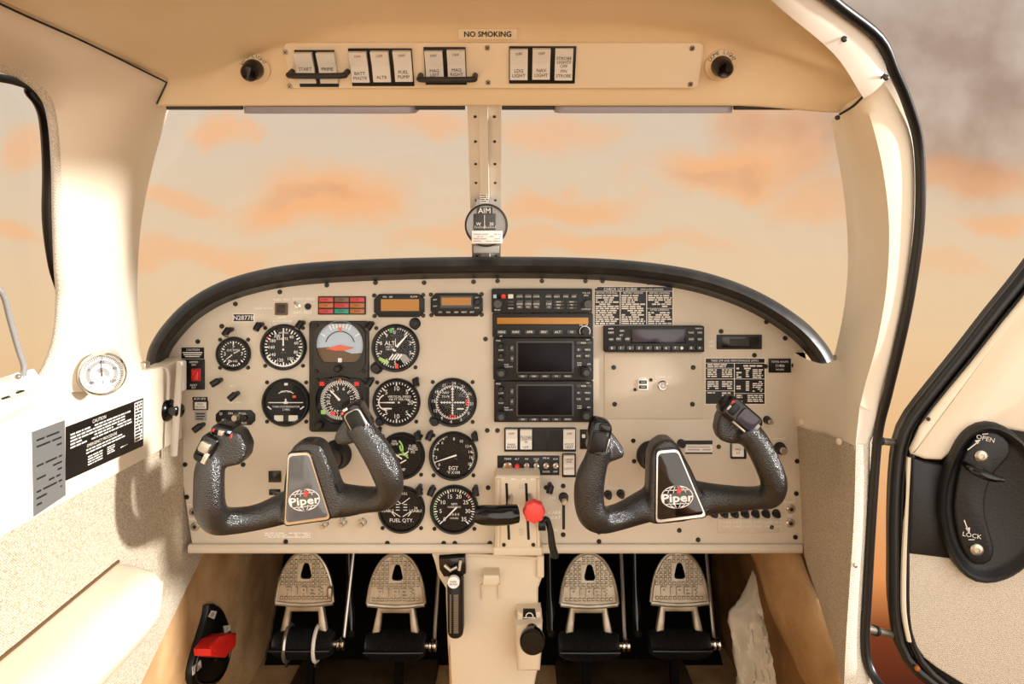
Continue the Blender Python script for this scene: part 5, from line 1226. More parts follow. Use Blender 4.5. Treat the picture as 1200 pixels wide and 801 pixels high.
# magnetic compass hanging on the post
CY = 1.095; c0 = at(570, 264, CY); s = CY/FPX; R = 24.5*s
cm = thing('magnetic_compass', 'round grey magnetic compass on the windscreen centre post', 'compass', c0)
mb = MB(); mb.lathe([(R*.7, -.05), (R*.95, -.03), (R, -.004), (R, .004), (R*.93, .006), (R*.92, .002)], seg=36, cap=False); mb.prism(circ(0, 0, R*.93, 30), 0, -.002); mb.build('case', 'placard_grey', cm)
mb = MB(); mb.lathe([(R*.99, .0), (R*1.03, .003), (R*1.03, .006), (R*.95, .007), (R*.93, .003)], seg=40, cap=False); mb.build('rim', 'cluster', cm)
mb = MB(); mb.prism([(-11*s, 22*s+.012), (7*s, 22*s+.012), (10*s, 18*s), (-14*s, 18*s)], .01, -.004); mb.prism([(-7*s, 42*s), (3*s, 42*s), (5*s, 22*s), (-10*s, 22*s)], .02, .012); mb.build('bracket', 'placard_grey', cm)
mb = MB(); mb.rrect(-2*s, 4*s, 26*s, 19*s, 0, -.005, .001, .001); mb.build('window', 'deck', cm)
mb = MB()
for i in range(13): x = -13*s+i*2*s; mb.bar(x, -3.5*s, x, (-1.6 if i % 3 else -.3)*s, .0006, -.0054)
mb.text('W', -9*s, 1.5*s, 3.6*s, -.0054); mb.text('30', 6*s, 1.5*s, 3.6*s, -.0054); mb.bar(-2*s, -4*s, -2*s, 12*s, .0008, -.0056); mb.build('card_marks', 'white', cm)
mb = MB(); mb.rrect(-2*s, 17*s, 18*s, 8*s, 0, -.0052, .001); mb.build('name_plate', 'deck', cm)
mb = MB(); mb.text('AIM', -2*s, 17*s, 6*s, -.0060); mb.build('lettering', 'off_white', cm)
mb = MB(); mb.rrect(1*s, -14*s, 36*s, 15*s, 0, -.008, .001, .001); mb.build('correction_card', 'white', cm)
mb = MB(); mb.scribble(-15*s, 17*s, -20*s, -9*s, 4, -.0085, 8, .8, .35, .05); mb.build('small_print', 'placard_grey', cm)
mb = MB(); mb.rrect(0, -28*s, 30*s, 9*s, .02, .0, .001, .001); mb.build('lamp_base', 'placard_grey', cm)

# ================================================================== LEFT WALL ITEMS
# thermometer dial in the pillar
oc = at(119.5, 437, .90); F = Frame(oc, (.05, 0, .55)); t = F.thing('outside_air_thermometer', 'chrome rimmed round thermometer dial set in the left pillar', 'thermometer', 119.5, 437, 0)
R = .0285; mb = MB(); mb.lathe([(R*.9, -.06), (R*.97, 0), (R, .003), (R, .008), (R*.93, .012), (R*.86, .010), (R*.85, .006)], seg=40, cap=False); mb.build('rim', 'chrome', t.o)
mb = MB(); mb.prism(circ(0, 0, R*.88, 36), .0, -.0065); mb.build('dial_face', 'oat_face', t.o)
mb = MB(); mb.arc(0, 0, R*.56, R*.16, -140, 140, -.0067); mb.arc(0, 0, R*.2, R*.2, -60, 120, -.0067); mb.build('scale_band', 'placard_grey', t.o)
mb = MB()
for i in range(49): a = -140+i*280/48; p = pol(R*.84, a); q = pol(R*(.72 if i % 4 else .66), a); mb.bar(p[0], p[1], q[0], q[1], R*.025, -.007)
for i, s_ in enumerate(('-40', '0', '40', '80', '120')): p = pol(R*.56, -130+i*65); mb.text(s_, p[0], p[1], R*.13, -.007)
mb.bar(0, -R*.1, -R*.05, R*.7, R*.06, -.008, R*.02); mb.text('°F', 0, -R*.4, R*.16, -.007); mb.build('markings', 'ink', t.o)
mb = MB(); mb.prism(circ(0, 0, R*.87, 30), -.0088, -.0092); mb.build('cover_glass', 'cover', t.o)
# placards lie on the cream side panel
LP = Frame((WL+.006, 0, 0), (0, 0, PI/2))
def lquad(t, pts, d, m, name):
    mb = MB(); mb.prism([t.l(x, y, d) for x, y in pts], 0, -d); return mb.build(name, m, t.o, smooth=0)
t = LP.thing('limitations_placard', 'black printed placard on the cream left side panel', 'placard', 122, 514)
lquad(t, [(77.5, 500), (168, 466), (168, 522), (77.5, 563)], .001, 'placard', 'plate')
a = t.l(78, 500, .001); b = t.l(168, 466, .001); cdn = t.l(78, 562, .001); Wd = b[0]-a[0]; Hh = a[1]-cdn[1]
k = (b[1]-a[1])/Wd
def lp(u, v): return (a[0]+Wd*u, a[1]+k*Wd*u-Hh*v)
mb = MB(); y = -.0013
sk = k
def shear(m_): m_.v = [(x, yy, z+sk*(x-a[0])) for x, yy, z in m_.v]
mb.text('CAUTION', a[0]+Wd*.38, a[1]-Hh*.09, Hh*.07, y)
mb.scribble(a[0]+Wd*.04, a[0]+Wd*.82, a[1]-Hh*.46, a[1]-Hh*.15, 5, y, 3, .95, .5, .15); mb.text('EMERGENCY PROCEDURE', a[0]+Wd*.42, a[1]-Hh*.53, Hh*.06, y)
mb.scribble(a[0]+Wd*.22, a[0]+Wd*.72, a[1]-Hh*.70, a[1]-Hh*.58, 2, y, 4, .95, .5, .3)
mb.scribble(a[0]+Wd*.24, a[0]+Wd*.42, a[1]-Hh*.94, a[1]-Hh*.73, 4, y, 5, .95, .5, .2); mb.scribble(a[0]+Wd*.48, a[0]+Wd*.58, a[1]-Hh*.90, a[1]-Hh*.73, 4, y, 6, .95, .5, .2)
mb.scribble(a[0]+Wd*.66, a[0]+Wd*.76, a[1]-Hh*.9, a[1]-Hh*.86, 1, y, 6, .95, .5, .2)
shear(mb); mb.build('small_print', 'off_white', t.o, smooth=0)
mb = MB(); mb.rect(a[0]+Wd*.86, a[0]+Wd*.985, a[1]-Hh*.92, a[1]-Hh*.04, -.0013); shear(mb); mb.build('side_table', 'off_white', t.o, smooth=0)
mb = MB(); mb.scribble(a[0]+Wd*.87, a[0]+Wd*.975, a[1]-Hh*.91, a[1]-Hh*.05, 12, -.0016, 7, .85, .6, .2); shear(mb); mb.build('side_print', 'ink', t.o, smooth=0)
t = LP.thing('metal_data_plate', 'grey metal data plate beside the black placard on the left side panel', 'placard', 57, 548)
lquad(t, [(38, 506), (76, 492), (77, 580), (40, 605)], .001, 'data_plate', 'plate')
a = t.l(38, 506, .001); b = t.l(76, 492, .001); cdn = t.l(40, 605, .001); Wd = b[0]-a[0]; Hh = a[1]-cdn[1]; sk = (b[1]-a[1])/Wd
mb = MB(); mb.scribble(a[0]+Wd*.12, a[0]+Wd*.9, a[1]-Hh*.92, a[1]-Hh*.08, 11, -.0013, 9, .7, .3, .4); shear(mb); mb.build('small_print', 'ink', t.o, smooth=0)
# black knob and hanging strips in front of the cream panel edge
kb = at(196, 480, 1.13); t = thing('air_vent', 'black round air vent on the cream side panel next to the hanging strip', 'vent', (WL+.006, kb.y, kb.z))
mb = MB(); mb.lathe([(.018, 0), (.018, .003), (.015, .006), (.009, .008), (.009, .016), (.0115, .018), (.0115, .026), (.008, .028)], (0, 0, 0), (1, -.25, 0), seg=26); mb.build('knob', 'black_gloss', t)
mb = MB(); mb.lathe([(.0195, 0), (.0195, .0025), (.018, .003)], (0, 0, 0), (1, -.25, 0), seg=26); mb.build('base_ring', 'steel', t)
st = thing('hanging_strip', 'pale translucent strip hanging beside the left end of the panel', 'strip', at(208, 432, 1.13))
mb = MB(); P = smooth_poly(A((211, 424, 1.13), (210, 440, 1.125), (208, 470, 1.12), (205.5, 505, 1.115), (203.5, 534, 1.115)), 4); mb.tube(P, .0055, 10, flat=.35); mb.build('strip', 'clear_strip', st, world=True)
mb = MB(); P = smooth_poly(A((190, 430, 1.12), (196, 433, 1.12), (197.5, 445, 1.12), (196.5, 468, 1.12)), 4); mb.tube(P, .003, 8); mb.build('cord', 'clear_strip', st, world=True)
mb = MB(); q = at(212.5, 440, 1.135); mb.rrect(q.x, q.z, .012, .05, 1.14, 1.128, .003, .002); mb.build('clip', 'off_white', st, world=True)
# storm window latch: bent grey tube and white hinge block
t = thing('window_latch', 'bent grey tube latch rising from a white block on the left window sill', 'latch', at(10, 465, .74))
mb = MB(); mb.tube(smooth_poly(A((-40, 330, .70), (-8, 336, .71), (4, 346, .72), (12, 375, .73), (22, 410, .74), (28, 428, .745), (27, 440, .745)), 5), .0042, 12, flat=.7); mb.build('tube', 'placard_grey', t, world=True)
mb = MB(); P = [at(x, y, .742) for x, y in ((-60, 462), (22, 436), (36, 454), (34, 458), (-60, 492))]; mb.prism([(p.x, p.z) for p in P], .765, .735, .003); mb.build('hinge_block', 'white', t, world=True)
q = at(22, 441, .733); mb = MB(); mb.lathe([(.003, 0), (.003, .002), (.002, .003)], q, seg=12); mb.build('screw', 'steel', t, world=True)
mb = MB()
for (x, y) in ((6, 466), (23, 459)): q = at(x, y, .7335); mb.rrect(q.x, q.z, .0075, .0022, q.y+.004, q.y-.0004, 0, 0, .3)
mb.build('slot', 'ink', t, world=True)
# armrest
t = thing('armrest', 'cream moulded armrest on the left fabric wall', 'armrest', at(70, 760, .86))
top_o = A((-320, 1015, .47), (-120, 866, .64), (0, 772, .77), (70, 715, .87), (125, 669, .972), (139, 658, 1.0))
rows = []
E1 = smooth_poly(top_o, 5)
for i, p in enumerate(E1):
    f = i/(len(E1)-1); w = .075*(1-max(0, (f-.75)/.25)**3)+.006; h = .105*(1-max(0, (f-.85)/.15)**3*.8)
    x0 = WL-.002
    rows.append([Vector((x0, p.y, p.z)), Vector((x0+w*.5, p.y, p.z-.002)), Vector((x0+w*.85, p.y, p.z-.008)), Vector((x0+w, p.y, p.z-.022)), Vector((x0+w*.96, p.y, p.z-h*.6)), Vector((x0+w*.7, p.y, p.z-h*.92)), Vector((x0, p.y, p.z-h))])
mb = MB(); mb.loft(rows); mb.f.append(tuple(range(len(mb.v)-7, len(mb.v)))); mb.f.append(tuple(range(7))); orient(mb.build('cushion', 'cream', t, world=True, smooth=60), (0, .5, CZ-.2))
mb = MB(); mb.tube([r[0]+Vector((.003, 0, .001)) for r in rows], .0025, 6); mb.build('seam', 'earth', t, world=True)
# fuel selector on the carpeted kick wall
KF = Frame((WL-.006, 0, 0), (0, 0, PI/2)); t = KF.thing('fuel_selector', 'black oval fuel selector plate with a red lever on the left kick wall', 'fuel selector', 250, 755)
op = [(245, 709), (252, 707), (262, 714), (268, 728), (273, 745), (273, 758), (269, 777), (262, 793), (252, 803), (235, 806), (226, 800), (225, 786), (230, 765), (237, 742), (243, 722)]
P3 = [Vector((t.l(x, y, .012)[0], 0, t.l(x, y, .012)[1])) for x, y in op]; P3 = resample(P3+[P3[0]], 40)[:-1]
mb = MB(); mb.prism([(p.x, p.z) for p in P3], .002, -.012, .004); mb.build('plate', 'black', t.o)
mb = MB(); cx = sum(p.x for p in P3)/len(P3); cz_ = sum(p.z for p in P3)/len(P3)
mb.tube([Vector((cx+(p.x-cx)*.86, -.0125, cz_+(p.z-cz_)*.9)) for p in P3[14:34]], .0025, 8); mb.build('raised_rim', 'black_gloss', t.o)
def lv(pts, d0, d1, m, nm):
    mb = MB(); mb.prism([t.l(x, y, (d0+d1)/2) for x, y in pts], -d0, -d1, .002); return mb.build(nm, m, t.o)
lv([(238, 768), (237, 760), (246, 748), (258, 742), (268, 741), (267, 757), (255, 770)], .014, .045, 'red', 'lever'); lv([(246, 757), (256, 745), (266, 743), (264, 754), (254, 765)], .045, .05, 'red', 'lever_ridge')
q = t.l(252, 757, .012); mb = MB(); mb.lathe([(.024, .011), (.024, .016), (.018, .02)], (q[0], 0, q[1]), seg=24); mb.build('hub', 'black_gloss', t.o)
for (pts, nm) in (([(244, 722), (248, 715), (254, 716), (251, 725)], 'label_tag'), ([(262, 733), (270, 732), (270, 738), (263, 742)], 'label_tag'), ([(226, 781), (235, 773), (236, 781), (226, 791)], 'label_tag')):
    mb = MB(); mb.prism([t.l(x, y, .0125) for x, y in pts], -.011, -.0128); o_ = mb.build(nm, 'off_white', t.o, smooth=0)
for (x, y, s_) in ((249, 720, 'OFF'), (266.5, 736.5, 'R'), (231, 782, 'L TANK')):
    q = t.l(x, y, .0132); mb = MB(); mb.text(s_, q[0], q[1], .007, -.0132, rot=-.5); mb.build('lettering', 'ink', t.o)

# ================================================================== CENTRE CONSOLE
K = 1.215
con = thing('centre_console', 'beige centre pedestal running down below the throttle quadrant', 'console', at(580, 720, K))
def cpx(x, y, Y=K): p = at(x, y, Y); return (p.x, p.z)
pts = [cpx(*p) for p in ((506, 646), (636, 651), (637, 674), (631, 690), (630, 787), (627, 801), (622, 920), (532, 920), (527, 801), (524, 750), (522, 690), (513, 676))]
mb = MB(); mb.prism(pts, 1.60, K, .006); mb.build('pedestal', 'console', con, world=True)
mb = MB(); a = cpx(507, 645); b = cpx(580, 645); mb.prism([cpx(506, 641.5), cpx(578, 644), cpx(578, 648), cpx(507, 647)], K+.01, K-.004); mb.build('shelf_gap', 'black', con, world=True)
mb = MB(); mb.tube(smooth_poly(A((507, 648.5, K-.002), (560, 650, K-.004), (634, 654, K-.002)), 4), .003, 8); mb.build('top_bead', 'console', con, world=True)
mb = MB(); mb.tube(A((526, 690, K+.004), (529, 801, K+.004), (534, 915, K+.004)), .0035, 6); mb.build('edge_welt', 'carpet', con, world=True)
mb = MB(); mb.rrect(*cpx(633, 662), 9*K/FPX, 26*K/FPX, K+.01, K-.008, .003, .003); mb.build('side_flange', 'console', con, world=True)
# little cream clip
c = cpx(575.5, 681, K-.03); s = K/FPX
mb = MB(); mb.prism([(c[0]-10*s, c[1]-5*s), (c[0]+7*s, c[1]-5*s), (c[0]+10*s, c[1]-1*s), (c[0]+9*s, c[1]+7*s), (c[0]-9*s, c[1]+7*s)], K+.002, K-.03, .002); mb.build('hook_clip', 'console', con, world=True)
mb = MB()
for x in (565.5, 585): p = cpx(x, 692); mb.prism([(p[0]-.0015, p[1]+9*s), (p[0]+.0015, p[1]+9*s), (p[0]+.0005, p[1]-9*s), (p[0]-.0005, p[1]-9*s)], K+.002, K-.006)
mb.build('clip_ribs', 'console', con, world=True)
# raised box with the black knob
P = [cpx(x, y, K-.05) for x, y in ((603, 733), (636, 730), (635, 760), (633, 787), (606, 787))]
mb = MB(); mb.prism(P, K+.002, K-.05, .007); mb.build('control_box', 'console', con, world=True)
P = [cpx(x, y, K-.02) for x, y in ((606, 714), (634, 713), (634, 733), (605, 734))]
mb = MB(); mb.prism(P, K+.002, K-.03, .004); mb.build('box_shoulder', 'console', con, world=True)
P = [cpx(x, y, K-.031) for x, y in ((613, 713.5), (627, 713.5), (630, 731), (612.5, 732))]
mb = MB(); mb.prism(P, K-.028, K-.0312); mb.build('decal', 'black', con, world=True)
mb = MB(); q = cpx(620.5, 722, K-.0318); mb.arc(q[0], q[1], 4*s, 1.1*s, -110, 110, K-.0318); mb.bar(q[0]-7*s, q[1]-1.4*s, q[0]+7*s, q[1]-1.4*s, 1.2*s, K-.0318); mb.bar(q[0]-5*s, q[1]-5*s, q[0]+6*s, q[1]-5*s, 1.2*s, K-.0318); mb.arc(q[0], q[1]-8*s, 3*s, 1*s, -90, 90, K-.0318); mb.build('decal_lines', 'off_white', con, world=True)
kt = con; q = at(624, 751, K-.085); R = 15*q.y/FPX
mb = MB(); mb.lathe([(R*.5, -.036), (R*.55, -.012), (R*.95, -.010), (R, -.004), (R, .004), (R*.9, .007), (R*.4, .008)], q, seg=30); mb.build('alternate_air_knob', 'black_gloss', kt, world=True, label='large black round push knob')
# parking brake handle hanging under the panel
t = thing('parking_brake_handle', 'black ribbed parking brake handle with a white cap hanging under the panel', 'handle', at(533, 700, K-.03))
mb = MB(); P = [cpx(x, y, K-.02) for x, y in ((514, 654), (545, 652), (546, 672), (541, 676), (520, 676), (515, 668))]; mb.prism(P, K+.004, K-.02, .003); mb.build('bracket', 'black_gloss', t, world=True)
mb = MB(); q = at(533.5, 712, K-.035); s = q.y/FPX; mb.rrect(q.x, q.z, 18.5*s, 72*s, K-.01, K-.04, 8*s, .006, .01, 4); mb.build('grip', 'black', t, world=True)
mb = MB()
for i in range(26): zz = q.z+(17-i*1.75)*s; mb.box(q.x-1.5*s, q.x+4*s, K-.0415, K-.038, zz-.35*s, zz+.35*s); mb.box(q.x-6*s, q.x-4.4*s, K-.0415, K-.038, zz-.35*s, zz+.35*s)
mb.build('ribs', 'steel', t, world=True)
c = at(531.5, 682, K-.045); mb = MB(); mb.lathe([(7*s, -.006), (7*s, .001), (6.4*s, .002)], c, seg=24); mb.build('cap', 'white', t, world=True)
mb = MB(); mb.text('PARK', c.x, c.z+1.5*s, 2.2*s, c.y-.0025); mb.text('BRAKE', c.x, c.z-1.5*s, 2.2*s, c.y-.0025); mb.build('lettering', 'ink', t, world=True)
mb = MB(); mb.tube(A((521, 662, K-.022), (528, 668, K-.026), (536, 664, K-.026)), .0035, 8); mb.tube(A((540, 656, K-.024), (538, 668, K-.026)), .003, 8); mb.build('linkage', 'steel', t, world=True)

# ================================================================== RUDDER PEDALS
PY = 1.40
def pedal(cx, dy, label, straps=False, worn=False):
    Fp = Frame(at(cx, 706+dy, PY), (-.12, 0, 0)); T_ = Fp.thing('rudder_pedal', label, 'pedal', cx, 706+dy, 0, 'rudder pedals'); t = T_.o; s = PY/FPX
    def L(x, y): return (x*s, -y*s)           # px relative to the lower middle of the plate
    half = [(-33, 0), (-32, -8), (-30, -20), (-25, -35), (-17, -48), (-9, -54), (0, -56.5), (9, -54.5), (18, -48), (26, -35), (31, -20), (33, -8), (34, 0)]
    o3 = resample([Vector((x*s, 0, -y*s)) for x, y in half], 30); low = [Vector((x*s, 0, -(y)*s)) for x, y in ((20, .6), (6, 1), (-8, 1), (-20, .8))]
    oute = [(p.x, p.z) for p in o3+low]; n = len(oute)
    hole = [(0, -44), (3, -42.5), (5, -36), (6.5, -29), (5, -26), (0, -25.6), (-5, -26), (-6.5, -29), (-5, -36), (-3, -42.5)]
    hc = (1.5*s, 35*s); h3 = resample([Vector((x*s+1.5*s, 0, -y*s)) for x, y in hole+[hole[0]]], 60)
    inner = []
    for (x, z) in oute:
        a = math.atan2(z-hc[1], x-hc[0]); best = min(h3, key=lambda p: abs((math.atan2(p.z-hc[1], p.x-hc[0])-a+PI) % (2*PI)-PI)); inner.append((best.x, best.z))
    mb = MB(); mb.holed(oute, inner, .006, 0); mb.build('foot_plate', 'pedal_metal', t, smooth=30)
    mb = MB(); mb.tube([Vector((p[0], .001, p[1])) for p in oute[:30]], .0036, 8); mb.build('raised_rim', 'pedal_metal', t)
    mb = MB(); mb.tube([Vector((x*s, .001, -y*s)) for x, y in ((-33, 1), (-15, 3), (0, 3.6), (15, 3), (34, 1))], .005, 8); mb.build('lower_flange', 'pedal_metal', t)
    # raised grip studs, each a small square
    st = MB(); st.rrect(0, 0, 3.3*s, 3.3*s, .001, -.0042, 0, .0006); sm = None
    for r, y in enumerate((-51, -46, -41, -36, -31, -26, -21, -5)):
        wdt = {-51: 9, -46: 16, -41: 20, -36: 23, -31: 26, -26: 27, -21: 28.5, -5: 31}[y]; m_ = int(wdt/5.2)
        for i in range(-m_, m_+1):
            x = i*5.2
            if -46 < y < -24 and abs(x-1.5) < 8: continue
            if sm is None: o = st.build('grip_stud', 'pedal_metal', t); sm = o.data; o.location = (x*s, 0, -y*s)
            else: rep(sm, 'grip_stud', t, (x*s, 0, -y*s))
    mb = MB(); BL5 = {'P': ('111', '101', '111', '100', '100'), 'I': ('010', '010', '010', '010', '010'), 'E': ('111', '100', '110', '100', '111'), 'R': ('110', '101', '110', '101', '101')}
    for li, ch_ in enumerate('PIPER'):
        for r, row in enumerate(BL5[ch_]):
            for q_, b_ in enumerate(row):
                if b_ == '1': x = -21.5+li*9.2+q_*2.2; y = -17.5+r*1.9; mb.box(x*s, (x+2.25)*s, -.0045, .001, -(y+1.95)*s, -y*s)
    mb.build('raised_lettering', 'pedal_metal', t, smooth=0)
    # forked arm
    mb = MB(); fo = [(-21, 2), (21, 2), (28, 36), (18, 36), (16, 12), (-16, 12), (-18, 36), (-28, 36)]
    mb.prism([L(x, y) for x, y in fo], .016, .004, .003); mb.build('fork', 'pedal_metal', t)
    # ribbed rubber foot roller
    prof = []; w = 35*s; r0 = 17.5*s; nn = 40
    for i in range(nn*2+1):
        u = -w+2*w*i/(nn*2); e = max(0, 1-((abs(u)/w)**5)*.35); prof.append((r0*e*(1.0 if i % 2 else .92), u))
    mb = MB(); mb.lathe(prof, L(0, 48)[0:1]+(.012, L(0, 48)[1]), (1, 0, 0), seg=22); mb.build('rubber_roller', 'rubber', t, smooth=20)
    mb = MB(); zz = L(0, 50)[1]; mb.tube([Vector((-w*.98, .012-r0*.98, zz)), Vector((0, .012-r0*1.03, zz)), Vector((w*.98, .012-r0*.98, zz))], .0032, 8); mb.build('roller_band', 'black', t)
    if straps:
        for x in (-18, 16):
            P = [Vector((x*s, .012-math.cos(a)*(r0+.003), L(0, 48)[1]+math.sin(a)*(r0+.003))) for a in [PI*2*k/20 for k in range(21)]]
            mb = MB(); mb.tube(P, .004, 6, up=(1, 0, 0)); mb.build('strap', 'steel' if x < 0 else 'off_white', t)
            mb = MB(); mb.box((x-1.5)*s, (x+1.5)*s, .0, .01, L(0, 72)[1], L(0, 64)[1]); mb.build('strap_tail', 'black', t)
    mb = MB(); mb.box(-5*s, 5*s, .055, .07, -(T_.h.z)+.012, L(0, 46)[1]); mb.box(-.006, .006, .012, .07, L(0, 52)[1], L(0, 44)[1]); mb.build('floor_mount', 'footwell', t)
    # hinge clevis at the side
    mb = MB(); zz = L(0, 49)[1]; mb.tube([Vector((w, .012, zz)), Vector((47*s, .012, zz))], .006, 10); mb.build('axle', 'steel', t)
    for x in (39, 44.5): mb = MB(); mb.lathe([(.011, 0), (.012, .002), (.012, .005), (.008, .007)], (x*s, .012, zz), (1, 0, 0), seg=12); mb.build('axle_nut', 'chrome', t)
    mb = MB(); mb.tube([Vector((44*s, .03, zz)), Vector((47*s, .10, L(0, -70)[1]))], .0042, 8); mb.build('push_rod', 'steel', t)
    if worn: mb = MB(); mb.rrect(31*s, 12*s, 6*s, 13*s, .004, -.012, .004, .003); mb.build('stop_tab', 'pedal_metal', t)
pedal(356, -1, 'bare metal rudder pedal with strapped roller, next to the left kick wall', True, True)
pedal(463.5, 1, 'bare metal rudder pedal left of the parking brake handle')
pedal(690, 1, 'bare metal rudder pedal just right of the centre pedestal')
pedal(796, -1, 'bare metal rudder pedal next to the torn lining')
# dark brake cylinders behind the pedals
for (x0, lb) in ((409, 'black brake cylinder hanging between the pilot pedals'), (744, 'black brake cylinder hanging between the copilot pedals'), (644, 'black brake cylinder hanging beside the centre pedestal')):
    t = thing('brake_cylinder', lb, 'cylinder', at(x0+2, 735, 1.47), group='brake cylinders')
    mb = MB(); mb.tube(A((x0, 640, 1.52), (x0+1, 690, 1.50), (x0+2, 715, 1.48), (x0+3, 738, 1.47)), [.006, .009, .011, .011], 12); mb.build('barrel', 'black_gloss', t, world=True)
    mb = MB(); mb.lathe([(.008, 0), (.010, .004), (.007, .012)], at(x0+3, 738, 1.465), (0, -.3, -1), seg=10); mb.build('fitting', 'screw', t, world=True)

# ================================================================== RIGHT FOOTWELL
# peeled carpet flap
a_ = smooth_poly(A((872, 628, 1.36), (884, 660, 1.32), (905, 720, 1.26), (930, 775, 1.20), (946, 806, 1.17), (975, 880, 1.10)), 5); b_ = smooth_poly(A((936, 628, 1.215), (938, 650, 1.205), (962, 710, 1.11), (984, 775, 1.04), (994, 806, 1.02), (1012, 880, .98)), 5)
rows = []
for i, (a, b) in enumerate(zip(a_, b_)):
    r = [a+Vector((.02, .02, 0))]
    for k in range(9):
        q = k/8; r.append(a.lerp(b, q)+Vector((-.5, -.6, .1))*(math.sin(PI*q)**.8*.03+.004*math.sin(i*.8+k)))
    rows.append(r)
mb = MB(); mb.loft(rows); o = orient(mb.build('carpet_flap', 'carpet', smooth=70), EYE); solid(o, .008); tag(o, 'brown carpet flap peeled over along the right kick wall', 'carpet')
# torn pale lining
g = random.Random(3); NX, NY = 22, 40
lft = smooth_poly(A((882, 667, 1.46), (872, 690, 1.45), (862, 706, 1.44), (853, 720, 1.43), (856, 745, 1.42), (860, 775, 1.40), (861, 810, 1.38)), 8); rgt = smooth_poly(A((886, 667, 1.45), (890, 680, 1.44), (893, 700, 1.42), (906, 728, 1.39), (910, 752, 1.36), (922, 780, 1.33), (936, 812, 1.30)), 8)
from mathutils import noise
rows = []
for j, (a, b) in enumerate(zip(lft, rgt)):
    v = j/(len(lft)-1); r = []
    for i in range(NX):
        u = i/(NX-1); amp = .004+.045*max(0, v-.38)/.62*(.35+.65*u)
        p = a.lerp(b, u); nz = noise.turbulence(Vector((u*3.2, v*5.0, .3)), 3, True)*1.2-.6; rz = abs(noise.noise(Vector((u*7+v*4, v*9, 2.1))))
        jag = (noise.noise(Vector((v*14, .5, 1)))*.012)*max(0, u*2-1)**3*min(1, v*2)
        r.append(p+Vector((.2, -1, .1))*(nz*amp+rz*amp*1.3+.012*math.sin(PI*u))+Vector((jag, 0, 0)))
    rows.append(r)
mb = MB(); mb.loft(rows); o = orient(mb.build('torn_lining', 'torn', smooth=35), EYE); solid(o, .0025); tag(o, 'crumpled torn pale lining sagging beside the carpet flap', 'lining')

# ================================================================== OPEN DOOR
DF = Frame(at(1047, 600, 1.04), (0, 0, math.radians(-16)))
d1 = DF.thing('open_cabin_door', 'open cabin door with cream upper trim, fabric lower panel and black handle recess', 'door', 1047, 720)
def dl(l, d=0): return [d1.l(x, y, d) for x, y in l]
def rs(l, n, d=0):
    P = [Vector((x, 0, z)) for x, z in dl(l, d)]; return [(p.x, p.z) for p in resample(P, n)]
edge = [(1700, 60), (1420, 90), (1330, 160), (1262, 242), (1200, 323), (1165, 366), (1130, 411), (1092, 458), (1066, 492), (1054, 520), (1049, 560), (1047, 610), (1047, 660), (1047, 705), (1050, 735), (1058, 762), (1075, 784), (1100, 803), (1150, 830), (1240, 858), (1500, 900)]
E2 = rs(edge, 70); far = dl([(1850, 900), (1900, 60)])
mb = MB(); mb.prism(E2+far, .045, .004, .003); mb.build('door_shell', 'cluster', d1.o)
mb = MB(); mb.tube([Vector((x, -.002, z)) for x, z in E2], .0085, 10); mb.build('outer_seal', 'seal', d1.o)
mb = MB(); mb.tube([Vector((x+.012, .0, z+.0)) for x, z in E2], .0035, 8); mb.build('chrome_strip', 'cluster', d1.o)
mb = MB(); mb.tube([Vector((x+.018, -.004, z)) for x, z in E2], .0065, 10); mb.build('inner_seal', 'seal', d1.o)
# cream upper trim
up = rs([(1700, 75), (1425, 105), (1340, 172), (1275, 254), (1212, 336), (1178, 378), (1142, 424), (1104, 470), (1078, 504), (1068, 528)], 24, .02)+dl([(1069, 533), (1085, 539), (1105, 540), (1118, 530), (1130, 512), (1160, 500), (1230, 512), (1400, 540), (1850, 560), (1890, 75)], .02)
mb = MB(); mb.prism(up, .004, -.018, .006); mb.build('upper_trim', 'cream', d1.o, smooth=50)
q = d1.l(1088, 491, .02); mb = MB(); mb.lathe([(.003, .018), (.003, .0192)], (q[0], 0, q[1]), seg=10); mb.build('trim_screw', 'screw', d1.o)
# pale edging and fabric lower panel
lowp = rs([(1063, 646), (1062, 690), (1063, 722), (1069, 750), (1084, 772), (1108, 789), (1150, 812), (1240, 838), (1500, 880)], 30, .01)+dl([(1850, 890), (1850, 600), (1230, 600), (1100, 640)], .01)
mb = MB(); mb.prism(lowp, .004, -.010, .004); mb.build('fabric_panel', 'fabric_light', d1.o, smooth=50)
mb = MB(); P = rs([(1067, 536), (1064, 600), (1061, 650), (1060, 690), (1061, 722), (1067, 752)], 20, .01); mb.tube([Vector((x, -.006, z)) for x, z in P], .0045, 8); mb.build('pale_edging', 'cream', d1.o)
# black pull recess
tab = dl([(1069, 537), (1085, 541), (1112, 546), (1125, 600), (1118, 656), (1100, 654), (1068, 650), (1066, 640), (1067, 580)], .016)
mb = MB(); mb.prism(tab, .002, -.014, .004); mb.build('recess_tab', 'black_soft', d1.o, smooth=50)
ov = [(1100, 600), (1102, 570), (1111, 538), (1124, 512), (1140, 498), (1160, 494), (1182, 502), (1205, 522), (1226, 552), (1234, 590), (1228, 626), (1208, 656), (1185, 674), (1160, 682), (1138, 679), (1119, 662), (1106, 634)]
O1 = rs(ov+[ov[0]], 49, .024)[:-1]; cx = sum(p[0] for p in O1)/48; cz_ = sum(p[1] for p in O1)/48
mb = MB(); lays = [(1.0, 0), (1.0, -.024), (.98, -.031), (.94, -.034), (.90, -.031), (.87, -.022), (.80, -.0195)]
mb.loft([[Vector((cx+(x-cx)*f, y, cz_+(z-cz_)*f)) for x, z in O1] for f, y in lays], closed=True); n0 = 6*48; mb.f.append(tuple(range(n0, n0+48))); mb.build('recess_bowl', 'black_soft', d1.o, smooth=60)
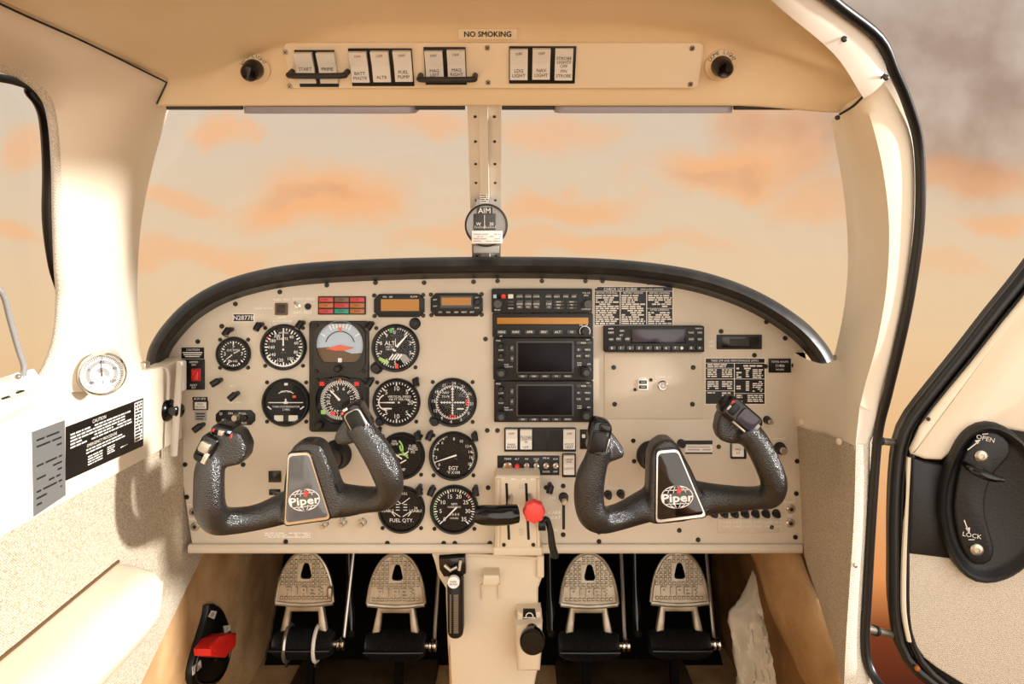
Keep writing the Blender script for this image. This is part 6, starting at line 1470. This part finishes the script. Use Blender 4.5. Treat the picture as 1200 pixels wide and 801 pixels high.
cres = [(1116, 590), (1120, 560), (1128, 532), (1140, 512), (1156, 503), (1172, 508), (1182, 520), (1180, 534), (1170, 545), (1160, 558), (1153, 580), (1153, 602), (1158, 622), (1163, 640), (1160, 654), (1148, 660), (1136, 656), (1124, 636), (1118, 612)]
C1 = rs(cres+[cres[0]], 41, .02)[:-1]; mb = MB(); mb.prism(C1, -.002, -.028, .004); mb.build('handle_plate', 'black_soft', d1.o, smooth=50)
for (x, y) in ((1148, 533), (1143, 642)):
    q = d1.l(x, y, .024); mb = MB(); mb.lathe([(.0085, .028), (.0085, .0305), (.006, .0325), (.0035, .0325), (.003, .031)], (q[0], 0, q[1]), seg=20); mb.build('bolt', 'steel', d1.o)
P = [Vector((d1.l(x, y, .04)[0], -dd_-.008, d1.l(x, y, .04)[1])) for x, y, dd_ in ((1133, 545, .022), (1138, 548, .038), (1150, 553, .044), (1162, 557, .044), (1172, 559, .042))]
mb = MB(); mb.tube(smooth_poly(P, 4), [.004+.004*math.sin(PI*min(1, k/16*1.1)) for k in range(17)], 12, flat=.8); mb.build('latch_lever', 'black_gloss', d1.o)
mb = MB()
def dtext(s_, x, y, h, rot): q = d1.l(x, y, .0288); mb.text(s_, q[0], q[1], h*.00125, -.0288, rot=rot)
dtext('OPEN', 1155, 513.5, 5, -.2); dtext('LOCK', 1139, 627, 5, -.1)
def dbar(x0, y0, x1, y1, w, w2=None): a = d1.l(x0, y0, .0288); b = d1.l(x1, y1, .0288); mb.bar(a[0], a[1], b[0], b[1], w, -.0288, w2)
dbar(1134, 527, 1148, 516, .0014); dbar(1144, 518, 1149, 515, .006, .0005); dbar(1151, 508.5, 1158, 508, .0012); dbar(1130, 609, 1135, 623, .0014); dbar(1134, 618, 1136, 625, .006, .0005); dbar(1135, 632, 1142, 632, .0012)
mb.build('lettering', 'off_white', d1.o)
q = d1.l(1072, 777, .0); mb = MB(); mb.lathe([(.004, .002), (.004, .014), (.002, .016)], (q[0], 0, q[1]), seg=10); mb.build('stop_pin', 'amber_lens', d1.o)
# two chrome hinge arms from door frame to door
for (a, b, lb) in ((at(1021, 515, .985), at(1050, 518.5, 1.05), 'upper chrome hinge arm between the door frame and open door'), (at(1015, 736, .985), at(1050, 744, 1.05), 'lower chrome hinge arm between the door frame and open door')):
    t = thing('hinge_arm', lb, 'hinge', a, group='door hinge arms'); mb = MB(); mb.tube([a, a.lerp(b, .4), b], .0055, 12); mb.build('rod', 'steel', t, world=True); mb = MB(); mb.lathe([(.0075, 0), (.0075, .008)], a.lerp(b, .25), (b-a), seg=12); mb.build('collar', 'black', t, world=True)
